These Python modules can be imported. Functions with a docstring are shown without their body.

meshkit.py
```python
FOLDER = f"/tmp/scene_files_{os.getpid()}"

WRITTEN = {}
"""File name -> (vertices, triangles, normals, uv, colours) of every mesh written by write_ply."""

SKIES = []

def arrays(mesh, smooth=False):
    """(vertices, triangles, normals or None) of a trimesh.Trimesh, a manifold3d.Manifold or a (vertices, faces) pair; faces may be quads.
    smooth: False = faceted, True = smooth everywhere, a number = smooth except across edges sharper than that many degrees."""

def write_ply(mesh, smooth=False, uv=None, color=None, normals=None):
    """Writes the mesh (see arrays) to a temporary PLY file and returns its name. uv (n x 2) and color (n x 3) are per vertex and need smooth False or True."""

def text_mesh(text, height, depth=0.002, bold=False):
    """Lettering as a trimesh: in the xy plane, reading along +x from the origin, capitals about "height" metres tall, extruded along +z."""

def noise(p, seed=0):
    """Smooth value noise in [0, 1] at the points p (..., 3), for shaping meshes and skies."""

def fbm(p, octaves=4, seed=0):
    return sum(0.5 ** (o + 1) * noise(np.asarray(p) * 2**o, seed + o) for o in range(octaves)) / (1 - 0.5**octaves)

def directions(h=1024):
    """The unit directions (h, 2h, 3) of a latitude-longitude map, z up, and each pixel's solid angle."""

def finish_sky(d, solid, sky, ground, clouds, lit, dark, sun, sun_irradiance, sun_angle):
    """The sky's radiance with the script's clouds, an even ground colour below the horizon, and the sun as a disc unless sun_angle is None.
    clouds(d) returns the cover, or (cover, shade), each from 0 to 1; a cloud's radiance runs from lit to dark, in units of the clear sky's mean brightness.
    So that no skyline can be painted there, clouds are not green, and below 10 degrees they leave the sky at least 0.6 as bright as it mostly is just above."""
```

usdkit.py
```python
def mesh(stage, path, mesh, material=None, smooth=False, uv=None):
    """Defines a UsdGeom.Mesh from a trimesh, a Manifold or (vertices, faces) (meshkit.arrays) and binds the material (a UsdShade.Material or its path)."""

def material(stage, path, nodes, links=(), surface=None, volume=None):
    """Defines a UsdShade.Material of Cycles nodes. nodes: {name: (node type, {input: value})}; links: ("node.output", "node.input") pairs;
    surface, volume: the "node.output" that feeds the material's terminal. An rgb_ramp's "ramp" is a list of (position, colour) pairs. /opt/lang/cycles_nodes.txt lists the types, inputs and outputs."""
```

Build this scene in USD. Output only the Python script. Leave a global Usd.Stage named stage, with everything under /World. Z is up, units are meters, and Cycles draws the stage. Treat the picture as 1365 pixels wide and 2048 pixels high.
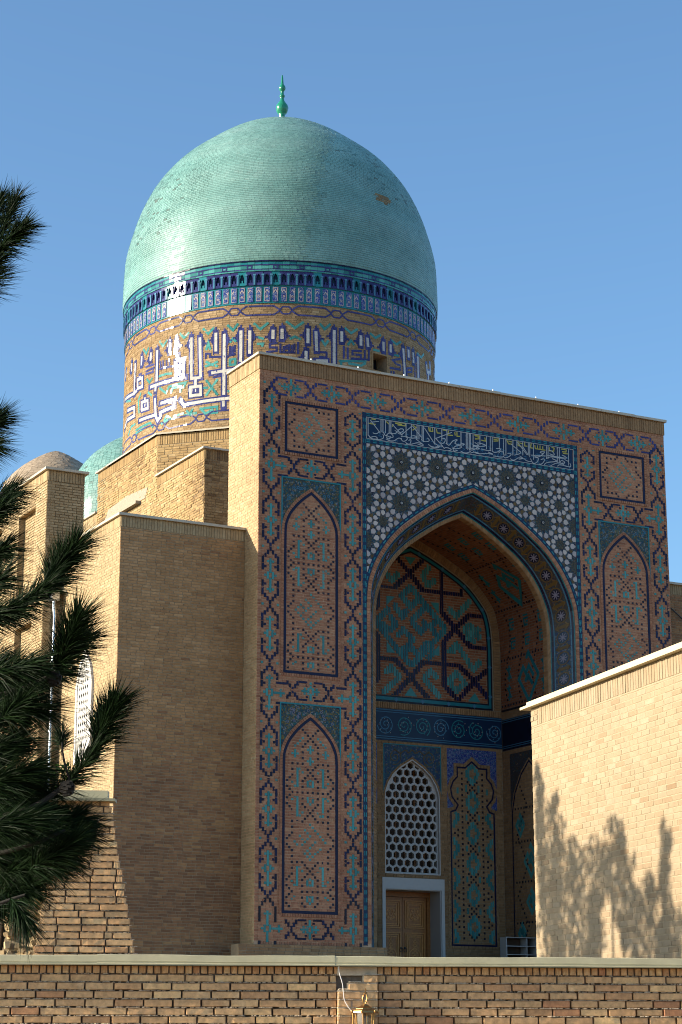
import math, random, json
import numpy as np, shapely, trimesh, mapbox_earcut, usdkit, meshkit
from shapely.geometry import Polygon, LineString, Point, box as sbox
from shapely.ops import unary_union
from shapely import affinity
from pxr import Usd, UsdGeom, UsdLux, UsdShade, Gf, Sdf, Vt

stage = Usd.Stage.CreateInMemory()
UsdGeom.SetStageUpAxis(stage, 'Z'); UsdGeom.SetStageMetersPerUnit(stage, 1.0)
WORLD = UsdGeom.Xform.Define(stage, '/World'); stage.SetDefaultPrim(WORLD.GetPrim())
UsdGeom.Scope.Define(stage, '/World/Looks')

# ---------------------------------------------------------------- camera, sky, sun
cam = UsdGeom.Camera.Define(stage, '/World/camera')
cam.AddTranslateOp().Set(Gf.Vec3d(0, 0, 1.6)); cam.AddRotateXOp().Set(90 + 14.6)
cam.CreateHorizontalApertureAttr(36.0); cam.CreateVerticalApertureAttr(36.0 * 1024 / 682)
cam.CreateFocalLengthAttr(110.16); cam.CreateClippingRangeAttr(Gf.Vec2f(0.1, 20000))
cam.CreateExposureAttr(1.32)
SUN_AZ, SUN_EL = math.radians(11.0), math.radians(18.5)     # azimuth: degrees in front of due left
SUN = np.array([-math.cos(SUN_AZ) * math.cos(SUN_EL), -math.sin(SUN_AZ) * math.cos(SUN_EL), math.sin(SUN_EL)])
sun = UsdLux.DistantLight.Define(stage, '/World/sun')
sun.CreateIntensityAttr(1.25); sun.CreateAngleAttr(0.5); sun.CreateNormalizeAttr(True); sun.CreateColorAttr(Gf.Vec3f(1.0, 0.87, 0.68))
zax = SUN; xax = np.cross([0, 0, 1.0], zax); xax /= np.linalg.norm(xax); yax = np.cross(zax, xax)
sun.AddTransformOp().Set(Gf.Matrix4d(*xax, 0, *yax, 0, *zax, 0, 0, 0, 0, 1))
skym = usdkit.material(stage, '/World/Looks/sky_light', {
    's': ('sky_texture', {'sky_type': 'single_scattering', 'sun_disc': False, 'sun_elevation': SUN_EL, 'sun_rotation': math.atan2(SUN[0], SUN[1]),
                          'altitude': 700.0, 'air_density': 1.0, 'aerosol_density': 3.0, 'ozone_density': 3.4}),
    'w': ('mix_color', {'blend_type': 'multiply', 'fac': 1.0, 'b': (.90, 1.045, 1.05), 'use_clamp': False}),     # the camera's white balance
    'b': ('background_shader', {'strength': 0.099})}, [('s.color', 'w.a'), ('w.result', 'b.color')], surface='b.background')
dome_light = UsdLux.DomeLight.Define(stage, '/World/sky')
UsdShade.MaterialBindingAPI.Apply(dome_light.GetPrim()).Bind(skym)
dome_light.GetPrim().SetCustomDataByKey('kind', 'structure')
dome_light.GetPrim().SetCustomDataByKey('label', 'clear blue daylight sky over the domes')

# ---------------------------------------------------------------- helpers
_used = {}
def fresh(parent, name):
    k = _used.get((parent, name), 0); _used[(parent, name)] = k + 1
    return f'{parent}/{name}' if k == 0 else f'{parent}/{name}_{k:03d}'
def tag(prim, label=None, cat=None, group=None, kind=None):
    for k, v in (('label', label), ('category', cat), ('group', group), ('kind', kind)):
        if v: prim.SetCustomDataByKey(k, v)
LOCS = {}
def thing(name, label, cat, loc=(0, 0, 0), group=None):
    p = fresh('/World', name); x = UsdGeom.Xform.Define(stage, p); x.AddTranslateOp().Set(Gf.Vec3d(*map(float, loc)))
    LOCS[p] = np.array(loc, float); tag(x.GetPrim(), label, cat, group); return p
def emit(parent, name, mb, mat, smooth=False, label=None, kind=None, cat=None, group=None):
    """one Mesh prim of the scene under parent; the points of mb are world points"""
    top = '/'.join(parent.split('/')[:3]); loc = LOCS.get(top, np.zeros(3))
    p = fresh(parent, name)
    v, f, t = mb.arrays() if isinstance(mb, MB) else (np.array(mb.vertices), np.array(mb.faces), None)
    m = usdkit.mesh(stage, p, trimesh.Trimesh(v - loc, f, process=False) if smooth else (v - loc, f), mat, smooth=smooth)
    if t is not None and smooth is False:
        UsdGeom.PrimvarsAPI(m).CreatePrimvar('tone', Sdf.ValueTypeNames.FloatArray, 'vertex').Set(Vt.FloatArray.FromNumpy(t.astype(np.float32)))
    tag(m.GetPrim(), label, cat, group, kind or ('stuff' if name in FINE else None))
    return p
FINE = {'navy_header', 'turquoise_header', 'black_header', 'navy_link', 'turquoise_cross', 'mosaic_flower', 'edge_line', 'frieze_line', 'rosette_bead', 'medallion_flower', 'gold_tendril', 'scroll_leaf',
        'carving', 'panel_ornament', 'cornice_band', 'edge_strip', 'navy_strap', 'turquoise_script', 'turquoise_hook', 'turquoise_diamond', 'turquoise_letter', 'needle_tuft', 'crown', 'black_edging', 'bare_brick', 'cornice_knot',
        'frame_brick', 'pine_cone', 'ochre_bar', 'moulding', 'shutter_rail', 'chain_border'}      # pieces too small to be told apart singly

class MB:
    """collects pieces; every piece carries a tone (0..1) that its material turns into a colour"""
    def __init__(s): s.v, s.f, s.t, s.n = [], [], [], 0
    def add(s, v, f, t=0.5):
        v = np.asarray(v, float).reshape(-1, 3); s.v.append(v); s.f.append(np.asarray(f, int) + s.n); s.n += len(v)
        s.t.append(np.broadcast_to(np.asarray(t, float), (len(v),)) if np.ndim(t) == 0 else np.asarray(t, float)); return s
    def arrays(s): return np.vstack(s.v), np.vstack(s.f), np.concatenate(s.t)
    def boxes(s, mp, A0, A1, B0, B1, O0, O1, T=0.5, back=False, tilt=0, rng=None, chamfer=0):
        A0, A1, B0, B1, O0, O1, T = [np.atleast_1d(np.asarray(x, float)) for x in np.broadcast_arrays(A0, A1, B0, B1, O0, O1, T)]
        n = len(A0); c = chamfer
        a = np.stack([A0, A1, A1, A0, A0 + c, A1 - c, A1 - c, A0 + c], 1); b = np.stack([B0, B0, B1, B1, B0 + c, B0 + c, B1 - c, B1 - c], 1)
        o = np.stack([O0] * 4 + [O1] * 4, 1)
        if tilt: o[:, 4:] += rng.uniform(-tilt, tilt, (n, 4)) * 0.35 + (rng.uniform(-tilt, tilt, (n, 1)) * np.array([[-1, 1, 1, -1]]) + rng.uniform(-tilt, tilt, (n, 1)) * np.array([[-1, -1, 1, 1]])) * 0.5
        v = mp(a.ravel(), b.ravel(), o.ravel())
        q = [(4, 5, 6, 7), (0, 1, 5, 4), (1, 2, 6, 5), (2, 3, 7, 6), (3, 0, 4, 7)] + ([(3, 2, 1, 0)] if back else [])
        f = np.array([t for x in q for t in ((x[0], x[1], x[2]), (x[0], x[2], x[3]))])
        return s.add(v, (f[None] + 8 * np.arange(n)[:, None, None]).reshape(-1, 3), np.repeat(T, 8))
    def poly(s, mp, g, o0, o1, t=0.5, cut=0, back=False, tilt=0, rng=None):
        for p in (g.geoms if hasattr(g, 'geoms') else [g]):
            if p.geom_type != 'Polygon' or p.area < 1e-6: continue
            if cut:
                x0, y0, x1, y1 = p.bounds
                k0, k1 = math.floor(x0 / cut), math.ceil(x1 / cut)
                if k1 - k0 > 1:
                    for k in range(k0, k1): s.poly(mp, p.intersection(sbox(k * cut, y0 - 1, (k + 1) * cut, y1 + 1)), o0, o1, t, tilt=tilt, rng=rng)
                    continue
            if tilt and p.bounds[3] - p.bounds[1] > .17:
                b = p.bounds; m = int(math.ceil((b[3] - b[1]) / .155)); hs = np.linspace(b[1], b[3], m + 1)
                for q0, q1 in zip(hs[:-1], hs[1:]): s.poly(mp, p.intersection(sbox(b[0] - 1, q0, b[2] + 1, q1)), o0, o1, t, tilt=tilt, rng=rng)
                continue
            p = shapely.geometry.polygon.orient(p)
            rings = [np.array(r.coords)[:-1] for r in [p.exterior, *p.interiors]]
            xy = np.vstack(rings); ends = np.cumsum([len(r) for r in rings]); n = len(xy)
            tri = mapbox_earcut.triangulate_float64(xy, ends.astype(np.uint32)).reshape(-1, 3).astype(int)
            if len(tri) == 0: continue
            oo = np.full(n, o1) + ((xy - xy.mean(0)) @ rng.normal(0, tilt, 2) if tilt else 0)
            v = np.vstack([mp(xy[:, 0], xy[:, 1], oo), mp(xy[:, 0], xy[:, 1], np.full(n, o0))])
            f = [tri]; st = 0
            for r in rings:
                i = np.arange(len(r)) + st; j = np.roll(i, -1); f += [np.stack([i + n, j + n, j], 1), np.stack([i + n, j, i], 1)]; st += len(r)
            if back: f.append(tri[:, ::-1] + n)
            s.add(v, np.vstack(f), t)
        return s
    def grid(s, P, t=0.5, closed=False):
        """P: (m, n, 3) points as a sheet"""
        m, n = P.shape[:2]; i, j = np.meshgrid(np.arange(m - 1), np.arange(n - (0 if closed else 1)), indexing='ij'); j2 = (j + 1) % n
        a, b, c, d = i * n + j, i * n + j2, (i + 1) * n + j2, (i + 1) * n + j
        f = np.vstack([np.stack([a, b, c], -1).reshape(-1, 3), np.stack([a, c, d], -1).reshape(-1, 3)])
        return s.add(P.reshape(-1, 3), f, t)
    def lathe(s, prof, c, n=24, t=0.5):
        prof = np.array(prof, float); th = np.linspace(0, 2 * np.pi, n, endpoint=False)
        P = np.stack([c[0] + prof[:, :1] * np.cos(th), c[1] + prof[:, :1] * np.sin(th), np.broadcast_to(c[2] + prof[:, 1:], (len(prof), n))], -1)
        return s.grid(P, t, closed=True)
    def tube(s, pts, r, k=6, t=0.5):
        p = np.asarray(pts, float); r = np.broadcast_to(r, (len(p),)); tg = np.gradient(p, axis=0); tg /= np.linalg.norm(tg, axis=1, keepdims=True) + 1e-12
        a = np.cross(tg, np.where(np.abs(tg[:, 2:]) < .9, [[0, 0, 1.]], [[1., 0, 0]])); a /= np.linalg.norm(a, axis=1, keepdims=True); b = np.cross(tg, a)
        th = np.arange(k) * 2 * np.pi / k
        P = p[:, None] + r[:, None, None] * (np.cos(th)[None, :, None] * a[:, None] + np.sin(th)[None, :, None] * b[:, None])
        return s.grid(P, t, closed=True)
    def solid(s, tm, t=0.5): return s.add(tm.vertices, tm.faces, t)
    def hexa(s, c8, t=0.5):
        f = [(0, 3, 2, 1), (4, 5, 6, 7), (0, 1, 5, 4), (1, 2, 6, 5), (2, 3, 7, 6), (3, 0, 4, 7)]
        return s.add(c8, np.array([x for q in f for x in ((q[0], q[1], q[2]), (q[0], q[2], q[3]))]), t)

def noise2(x, y, seed=0):
    """smooth value noise, about -1..1"""
    r = np.random.default_rng(1000 + seed); out = 0
    for k in range(6):
        ph, an = r.uniform(0, 6.28), r.uniform(0, 6.28); fr = r.uniform(.6, 1.6)
        out = out + np.sin(fr * (x * math.cos(an) + y * math.sin(an)) + ph + 1.3 * np.sin(.7 * fr * (x * math.sin(an) - y * math.cos(an)) + ph * 2))
    return out / 3.2

def course_rects(x0, x1, y0, y1, L, H, J, rng, half=0.0, bond=0.5, wob=0.15):
    """brick rectangles in running bond; half = share of half bricks"""
    R = []
    for k in range(int(math.ceil((y1 - y0) / H))):
        b0 = y0 + k * H + J / 2; b1 = y0 + (k + 1) * H - J / 2
        x = x0 - (bond * L if k % 2 else 0) - rng.uniform(0, wob) * L
        while x < x1:
            l = L * (0.5 if rng.random() < half else 1) * (1 + rng.uniform(-.04, .04))
            R.append((x + J / 2, b0, x + l - J / 2, b1)); x += l
    R = np.array(R); R = R[(R[:, 2] > x0) & (R[:, 0] < x1)]; R[:, 0] = np.maximum(R[:, 0], x0); R[:, 2] = np.minimum(R[:, 2], x1); R[:, 3] = np.minimum(R[:, 3], y1)
    return R[(R[:, 2] - R[:, 0] > .015) & (R[:, 3] - R[:, 1] > .01)]
def lay(mb, mp, poly, R, o1, rng, tone, jo=.003, tilt=.002, o0=-.002, chamfer=.003, cut=0):
    """lays rects R inside poly"""
    B = shapely.box(R[:, 0], R[:, 1], R[:, 2], R[:, 3]); shapely.prepare(poly)
    ins = shapely.contains(poly, B); hit = shapely.intersects(poly, B) & ~ins
    T = tone(R[:, 0], R[:, 1]) if callable(tone) else np.full(len(R), tone)
    r = R[ins]
    if len(r): mb.boxes(mp, r[:, 0], r[:, 2], r[:, 1], r[:, 3], o0, o1 + rng.uniform(-jo, jo, len(r)), T[ins], tilt=tilt, rng=rng, chamfer=chamfer)
    for i in np.nonzero(hit)[0]:
        g = B[i].intersection(poly)
        if g.area > 2e-4: mb.poly(mp, g, o0, o1, T[i])
    return mb
def bricks(mp, poly, seed, L=.25, H=.078, J=.012, o1=.008, lo=.2, hi=.8, half=.12, patch=.18, vertical=False, wob=.15, bias=None, jo=.003):
    rng = np.random.default_rng(seed); x0, y0, x1, y1 = poly.bounds
    def tone(x, y): return np.clip(rng.normal((lo + hi) / 2, (hi - lo) / 3.2, len(x)) + patch * noise2(x * .9, y * .9, seed) + (bias(x, y) if bias else 0), 0, 1)
    mb = MB()
    if vertical:
        R = course_rects(y0, y1, x0, x1, L, H, J, rng, 0, 0, 0)[:, [1, 0, 3, 2]]
    else: R = course_rects(x0, x1, y0, y1, L, H, J, rng, half, wob=wob)
    return lay(mb, mp, poly, R, o1, rng, tone, jo=jo, tilt=.002 + jo * .5)

# ---------------------------------------------------------------- materials
def _mat(name, nodes, links, surface='p.BSDF'): return usdkit.material(stage, '/World/Looks/' + name, nodes, links, surface=surface)
def tone_mat(name, ramp, rough=.85, grain=.25, scale=9.0, bump=.25, bscale=60.0, spec=.3, bdist=.004, stain=None, coat=0.0):
    """colour from the piece's tone, then a grain and broad weathering over it"""
    n = {'a': ('attribute', {'attribute': 'tone'}), 'r': ('rgb_ramp', {'ramp': ramp}), 'g': ('geometry', {}),
         'n1': ('noise_texture', {'scale': scale, 'detail': 6.0, 'roughness': .65}), 'm1': ('map_range', {'from_min': .25, 'from_max': .75, 'to_min': 1 - grain, 'to_max': 1 + grain}),
         'n2': ('noise_texture', {'scale': .45, 'detail': 5.0, 'roughness': .6}), 'm2': ('map_range', {'from_min': .3, 'from_max': .7, 'to_min': .87, 'to_max': 1.1}),
         'mm': ('math', {'math_type': 'multiply'}), 'c': ('mix_color', {'blend_type': 'multiply', 'fac': 1.0, 'use_clamp': False}), 'cc': ('combine_color', {}),
         'nb': ('noise_texture', {'scale': bscale, 'detail': 4.0, 'roughness': .7}), 'b': ('bump', {'strength': bump, 'distance': bdist}),
         'p': ('principled_bsdf', {'roughness': rough, 'specular_ior_level': spec, 'coat_weight': coat, 'coat_roughness': .13})}
    l = [('a.fac', 'r.fac'), ('g.position', 'n1.vector'), ('g.position', 'n2.vector'), ('g.position', 'nb.vector'), ('n1.fac', 'm1.value'), ('n2.fac', 'm2.value'),
         ('m1.result', 'mm.value1'), ('m2.result', 'mm.value2'), ('mm.value', 'cc.r'), ('mm.value', 'cc.g'), ('mm.value', 'cc.b'), ('r.color', 'c.a'), ('cc.color', 'c.b'),
         ('c.result', 'p.base_color'), ('nb.fac', 'b.height'), ('b.normal', 'p.normal')]
    if stain:
        n['ns'] = ('noise_texture', {'scale': stain[1], 'detail': 6.0, 'roughness': .7}); n['ms'] = ('map_range', {'from_min': stain[2], 'from_max': stain[2] + .12, 'to_min': 0, 'to_max': stain[3], 'clamp': True})
        n['cs'] = ('mix_color', {'b': stain[0]}); l = [x for x in l if x != ('c.result', 'p.base_color')] + [('g.position', 'ns.vector'), ('ns.fac', 'ms.value'), ('ms.result', 'cs.fac'), ('c.result', 'cs.a'), ('cs.result', 'p.base_color')]
    return _mat(name, n, l)
def plain_mat(name, col, rough=.6, grain=.12, scale=14.0, bump=.1, bscale=40.0, metallic=0.0, spec=.5, bdist=.003):
    n = {'g': ('geometry', {}), 'n1': ('noise_texture', {'scale': scale, 'detail': 5.0, 'roughness': .65}), 'r': ('rgb_ramp', {'ramp': [(.25, tuple(x * (1 - grain) for x in col)), (.75, tuple(min(1, x * (1 + grain)) for x in col))]}),
         'nb': ('noise_texture', {'scale': bscale, 'detail': 3.0}), 'b': ('bump', {'strength': bump, 'distance': bdist}), 'p': ('principled_bsdf', {'roughness': rough, 'metallic': metallic, 'specular_ior_level': spec})}
    return _mat(name, n, [('g.position', 'n1.vector'), ('g.position', 'nb.vector'), ('n1.fac', 'r.fac'), ('r.color', 'p.base_color'), ('nb.fac', 'b.height'), ('b.normal', 'p.normal')])
def mosaic_mat(name, base, specks, scale, rough=.3, line=None):
    """fine tile mosaic: cells of several glaze colours on a dark ground (too fine to be told apart one by one)"""
    cols = [base] * 3 + specks; k = len(cols)
    n = {'g': ('geometry', {}), 'v': ('voronoi_texture', {'scale': scale, 'randomness': .85}), 'sx': ('separate_color', {}),
         'r': ('rgb_ramp', {'interpolate': False, 'ramp': [(i / k, c) for i, c in enumerate(cols)]}), 'v2': ('voronoi_texture', {'scale': scale * .33, 'feature': 'distance_to_edge'}) ,
         'm': ('map_range', {'from_min': .03, 'from_max': .07, 'to_min': 1.0, 'to_max': 0.0, 'clamp': True}), 'c': ('mix_color', {'b': line or base}), 'p': ('principled_bsdf', {'roughness': rough, 'specular_ior_level': .14})}
    return _mat(name, n, [('g.position', 'v.vector'), ('g.position', 'v2.vector'), ('v.color', 'sx.color'), ('sx.r', 'r.fac'), ('r.color', 'c.a'), ('v2.distance', 'm.value'), ('m.result', 'c.fac'), ('c.result', 'p.base_color')])

M = {}
M['tan'] = tone_mat('tan_brick', [(0, (0.1755, 0.1163, 0.05929)), (.35, (0.2445, 0.1741, 0.09177)), (.7, (0.2877, 0.2109, 0.1158)), (1, (0.3302, 0.2586, 0.1531))])
M['tanwall'] = tone_mat('weathered_tan_brick', [(0, (0.1475, 0.0702, 0.03272)), (.25, (0.2186, 0.1073, 0.04759)), (.5, (0.2677, 0.1445, 0.05948)), (.75, (0.317, 0.1734, 0.07435)), (1, (0.3716, 0.2147, 0.09812))], grain=.25, bump=.4)
M['ochre'] = tone_mat('ochre_brick', [(0, (0.114, 0.06697, 0.02921)), (.3, (0.228, 0.1446, 0.06127)), (.7, (0.2964, 0.2003, 0.0912)), (1, (0.342, 0.25, 0.1339))], stain=((.16, .10, .05), 1.6, .60, .7))
M['drumbrick'] = tone_mat('drum_brick', [(0, (.16, .105, .055)), (.5, (.225, .155, .085)), (1, (.29, .215, .13))], rough=.85, spec=.05)
M['pink'] = tone_mat('pink_brick', [(0, (0.1928, 0.07524, 0.03855)), (.4, (0.2641, 0.1158, 0.06263)), (.75, (0.3071, 0.1505, 0.0819)), (1, (0.3285, 0.191, 0.106))], grain=.3)
M['red'] = tone_mat('red_brick', [(0, (0.1275, 0.0416, 0.01875)), (.5, (0.1955, 0.068, 0.03)), (1, (0.255, 0.108, 0.0525))])
M['domebrick'] = tone_mat('weathered_dome_brick', [(0, (.13, .095, .065)), (.5, (.185, .14, .10)), (1, (.24, .19, .14))])
M['buff'] = tone_mat('buff_brick', [(0, (0.1791, 0.09918, 0.04461)), (.5, (0.2361, 0.1368, 0.06412)), (1, (0.293, 0.1778, 0.08922))])
M['cream'] = tone_mat('cream_brick', [(0, (0.192, 0.1303, 0.07478)), (.2, (0.2247, 0.1619, 0.0984)), (.6, (0.2451, 0.1856, 0.1181)), (1, (0.2655, 0.2092, 0.1417))], grain=.12)
M['mortar_wing'] = plain_mat('wing_mortar', (0.2522, 0.2008, 0.1286), .95, .15, bump=.3)
M['grey'] = tone_mat('weathered_brick', [(0, (0.3758, 0.1747, 0.08733)), (.12, (0.4229, 0.2216, 0.1078)), (.35, (0.4699, 0.2754, 0.1335)), (.7, (0.5325, 0.3358, 0.1695)), (1, (0.6578, 0.4299, 0.2055))], grain=.35, scale=22, bump=.7, bscale=120, bdist=.006)
M['mortar'] = plain_mat('pale_mortar', (0.2425, 0.1904, 0.1205), .95, .2, bump=.3)
M['mortar_pink'] = plain_mat('facade_mortar', (0.396, 0.239, 0.1485), .95, .25, scale=3.0, bump=.2)
M['mortar_dark'] = plain_mat('dark_mortar', (0.1445, 0.1105, 0.0816), .95, .4, scale=12, bump=.6, bscale=90, bdist=.008)
M['mortar_grey'] = plain_mat('grey_mortar', (0.2268, 0.1751, 0.1127), .95, .2, bump=.3)
M['squeeze'] = plain_mat('mortar_crust', (.46, .38, .28), .95, .25, bump=.5)
def glaze(name, ramp, rough=.13, grain=.12): return tone_mat(name, ramp, rough=rough, grain=grain, scale=6, bump=.22, bscale=14, spec=.13, bdist=.003)
M['turq_dome'] = tone_mat('dome_glaze', [(0, (0.07104, 0.1033, 0.09239)), (.12, (0.07104, 0.1642, 0.1569)), (.4, (0.1102, 0.2281, 0.217)), (.75, (0.1421, 0.2619, 0.2492)), (1, (0.1922, 0.3043, 0.2917))], rough=.5, grain=.14, scale=2.2, bump=.06, bscale=18, spec=.17, bdist=.004, coat=.10)
M['joint_turq'] = plain_mat('dome_joint', (.12, .17, .14), .9, .3)
M['turq'] = glaze('turquoise_glaze', [(0, (.022, .11, .115)), (.5, (.038, .18, .18)), (1, (.07, .25, .24))])
M['turq_deep'] = glaze('deep_turquoise_glaze', [(0, (0.009, 0.09, 0.117)), (.5, (0.0162, 0.1395, 0.171)), (1, (0.036, 0.189, 0.198))], .22)
M['navy'] = glaze('navy_glaze', [(0, (0.0042, 0.0048, 0.0126)), (.5, (0.0078, 0.009, 0.0306)), (1, (0.0132, 0.0162, 0.0612))], .2)
M['black'] = glaze('black_glaze', [(0, (.006, .006, .010)), (1, (.02, .02, .035))], .25)
M['cobalt'] = glaze('cobalt_glaze', [(0, (.017, .019, .075)), (.5, (.028, .032, .115)), (1, (.045, .05, .17))], .13)
M['white'] = glaze('white_glaze', [(0, (0.2604, 0.2604, 0.252)), (1, (0.4216, 0.4092, 0.378))], .13)
M['petal'] = glaze('star_tile_glaze', [(0, (0.2668, 0.2336, 0.2339)), (.5, (0.3408, 0.2953, 0.2748)), (1, (0.4074, 0.3506, 0.31))], .25)
M['blue'] = glaze('blue_glaze', [(0, (0.0054, 0.01488, 0.04125)), (.5, (0.009, 0.0255, 0.06)), (1, (0.018, 0.05525, 0.0975))], .2)
M['sky_tile'] = glaze('pale_blue_glaze', [(0, (0.028, 0.105, 0.189)), (1, (0.056, 0.168, 0.252))], .22)
M['rosette'] = mosaic_mat('rosette_mosaic', (.028, .026, .02), [(.10, .08, .05), (.02, .045, .05), (.06, .05, .034)], 40, line=(.03, .036, .034))
M['lilac'] = glaze('lilac_glaze', [(0, (.10, .10, .15)), (1, (.20, .19, .25))], .25)
M['gold'] = glaze('ochre_glaze', [(0, (0.05952, 0.03348, 0.0093)), (1, (0.119, 0.0744, 0.02604))], .3)
M['yellow'] = glaze('yellow_glaze', [(0, (.26, .22, .04)), (1, (.38, .33, .07))], .3)
M['script'] = glaze('script_glaze', [(0, (0.3, 0.3224, 0.341)), (1, (0.372, 0.3906, 0.3968))], .25)
M['mos_green'] = mosaic_mat('green_mosaic', (.012, .035, .05), [(.015, .075, .08), (.13, .09, .025), (.015, .04, .07), (.13, .135, .14)], 26, line=(.06, .05, .022))
M['mos_blue'] = mosaic_mat('blue_mosaic', (.012, .03, .085), [(.015, .06, .09), (.07, .06, .03), (.015, .03, .08), (.10, .105, .13)], 24, line=(.02, .055, .075))
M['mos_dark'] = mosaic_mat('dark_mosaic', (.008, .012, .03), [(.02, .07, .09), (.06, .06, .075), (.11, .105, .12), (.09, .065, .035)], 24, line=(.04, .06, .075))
M['mos_navy'] = mosaic_mat('navy_lace_mosaic', (0.02, 0.03, 0.16), [(.03, .05, .22), (.15, .17, .25), (.03, .11, .19), (.02, .03, .12)], 34, .22, line=(.10, .12, .20))
M['mos_brown'] = mosaic_mat('brown_mosaic', (.03, .028, .03), [(.05, .032, .016), (.018, .05, .065), (.045, .042, .065), (.07, .05, .03)], 26, line=(.03, .035, .04))
M['cap'] = plain_mat('pale_metal_cap', (0.3612, 0.3179, 0.2389), .45, .12, scale=4, spec=.5)
M['cap_paint'] = plain_mat('cream_painted_sheet', (0.4704, 0.415, 0.2584), .42, .16, scale=3.0, bump=.15, bscale=9, bdist=.01)
M['cap_lip'] = plain_mat('olive_painted_lip', (.27, .25, .16), .5, .2, scale=3.0)
M['plaster'] = plain_mat('grey_plaster', (0.231, 0.198, 0.154), .9, .2)
M['whitepaint'] = plain_mat('white_paint', (0.4156, 0.3997, 0.3788), .55, .05)
M['whitelat'] = plain_mat('white_plaster_lattice', (0.3815, 0.3713, 0.3513), .7, .06)
M['wood'] = plain_mat('carved_wood', (0.2856, 0.1071, 0.02431), .45, .35, scale=18, bump=.3)
M['wood_light'] = plain_mat('worn_wood_relief', (0.4347, 0.1827, 0.0408), .45, .3, scale=18, bump=.3)
M['wood_dark'] = plain_mat('dark_wood', (.045, .022, .010), .6, .4)
M['iron'] = plain_mat('dark_iron', (.02, .02, .022), .5, .2)
M['brass'] = plain_mat('gilded_brass', (.36, .20, .075), .36, .35, scale=40, metallic=1.0)
M['greenpaint'] = plain_mat('green_finial_glaze', (.012, .155, .095), .16, .15, scale=4)
M['bulb'] = plain_mat('white_glass_bulb', (.85, .85, .83), .15, .03)
M['cable'] = plain_mat('pale_cable', (.62, .58, .54), .5, .08)
M['pipe'] = plain_mat('galvanised_sheet', (.50, .54, .60), .22, .1, metallic=.9)
M['shelf'] = plain_mat('white_shelf_board', (0.3025, 0.297, 0.2915), .5, .08)
M['bark'] = plain_mat('pine_bark', (0.007875, 0.00525, 0.0035), .9, .4, scale=60, bump=.8, bscale=120)
M['dirt'] = plain_mat('dry_ground', (0.2185, 0.13, 0.056), .95, .25, scale=1.2, bump=.5, bscale=30, bdist=.02)
M['roof'] = plain_mat('roof_screed', (0.280, 0.238, 0.182), .95, .2, scale=2)
def leaf_mat(name, a, b, trans=.3):
    n = {'a': ('attribute', {'attribute': 'tone'}), 'r': ('rgb_ramp', {'ramp': [(0, a), (1, b)]}), 'p': ('principled_bsdf', {'roughness': .5, 'specular_ior_level': .06}), 't': ('translucent_bsdf', {}), 'm': ('mix_closure', {'fac': trans})}
    return _mat(name, n, [('a.fac', 'r.fac'), ('r.color', 'p.base_color'), ('r.color', 't.color'), ('p.BSDF', 'm.closure1'), ('t.BSDF', 'm.closure2')], surface='m.closure')
M['needle'] = leaf_mat('pine_needle', (0.004, 0.01, 0.004), (.013, .030, .009), .12)
M['leaf'] = leaf_mat('green_leaf', (.03, .07, .012), (.09, .17, .03), .35)
M['leaf_dark'] = leaf_mat('poplar_leaf', (.025, .05, .012), (.06, .10, .025), .12)
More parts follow.
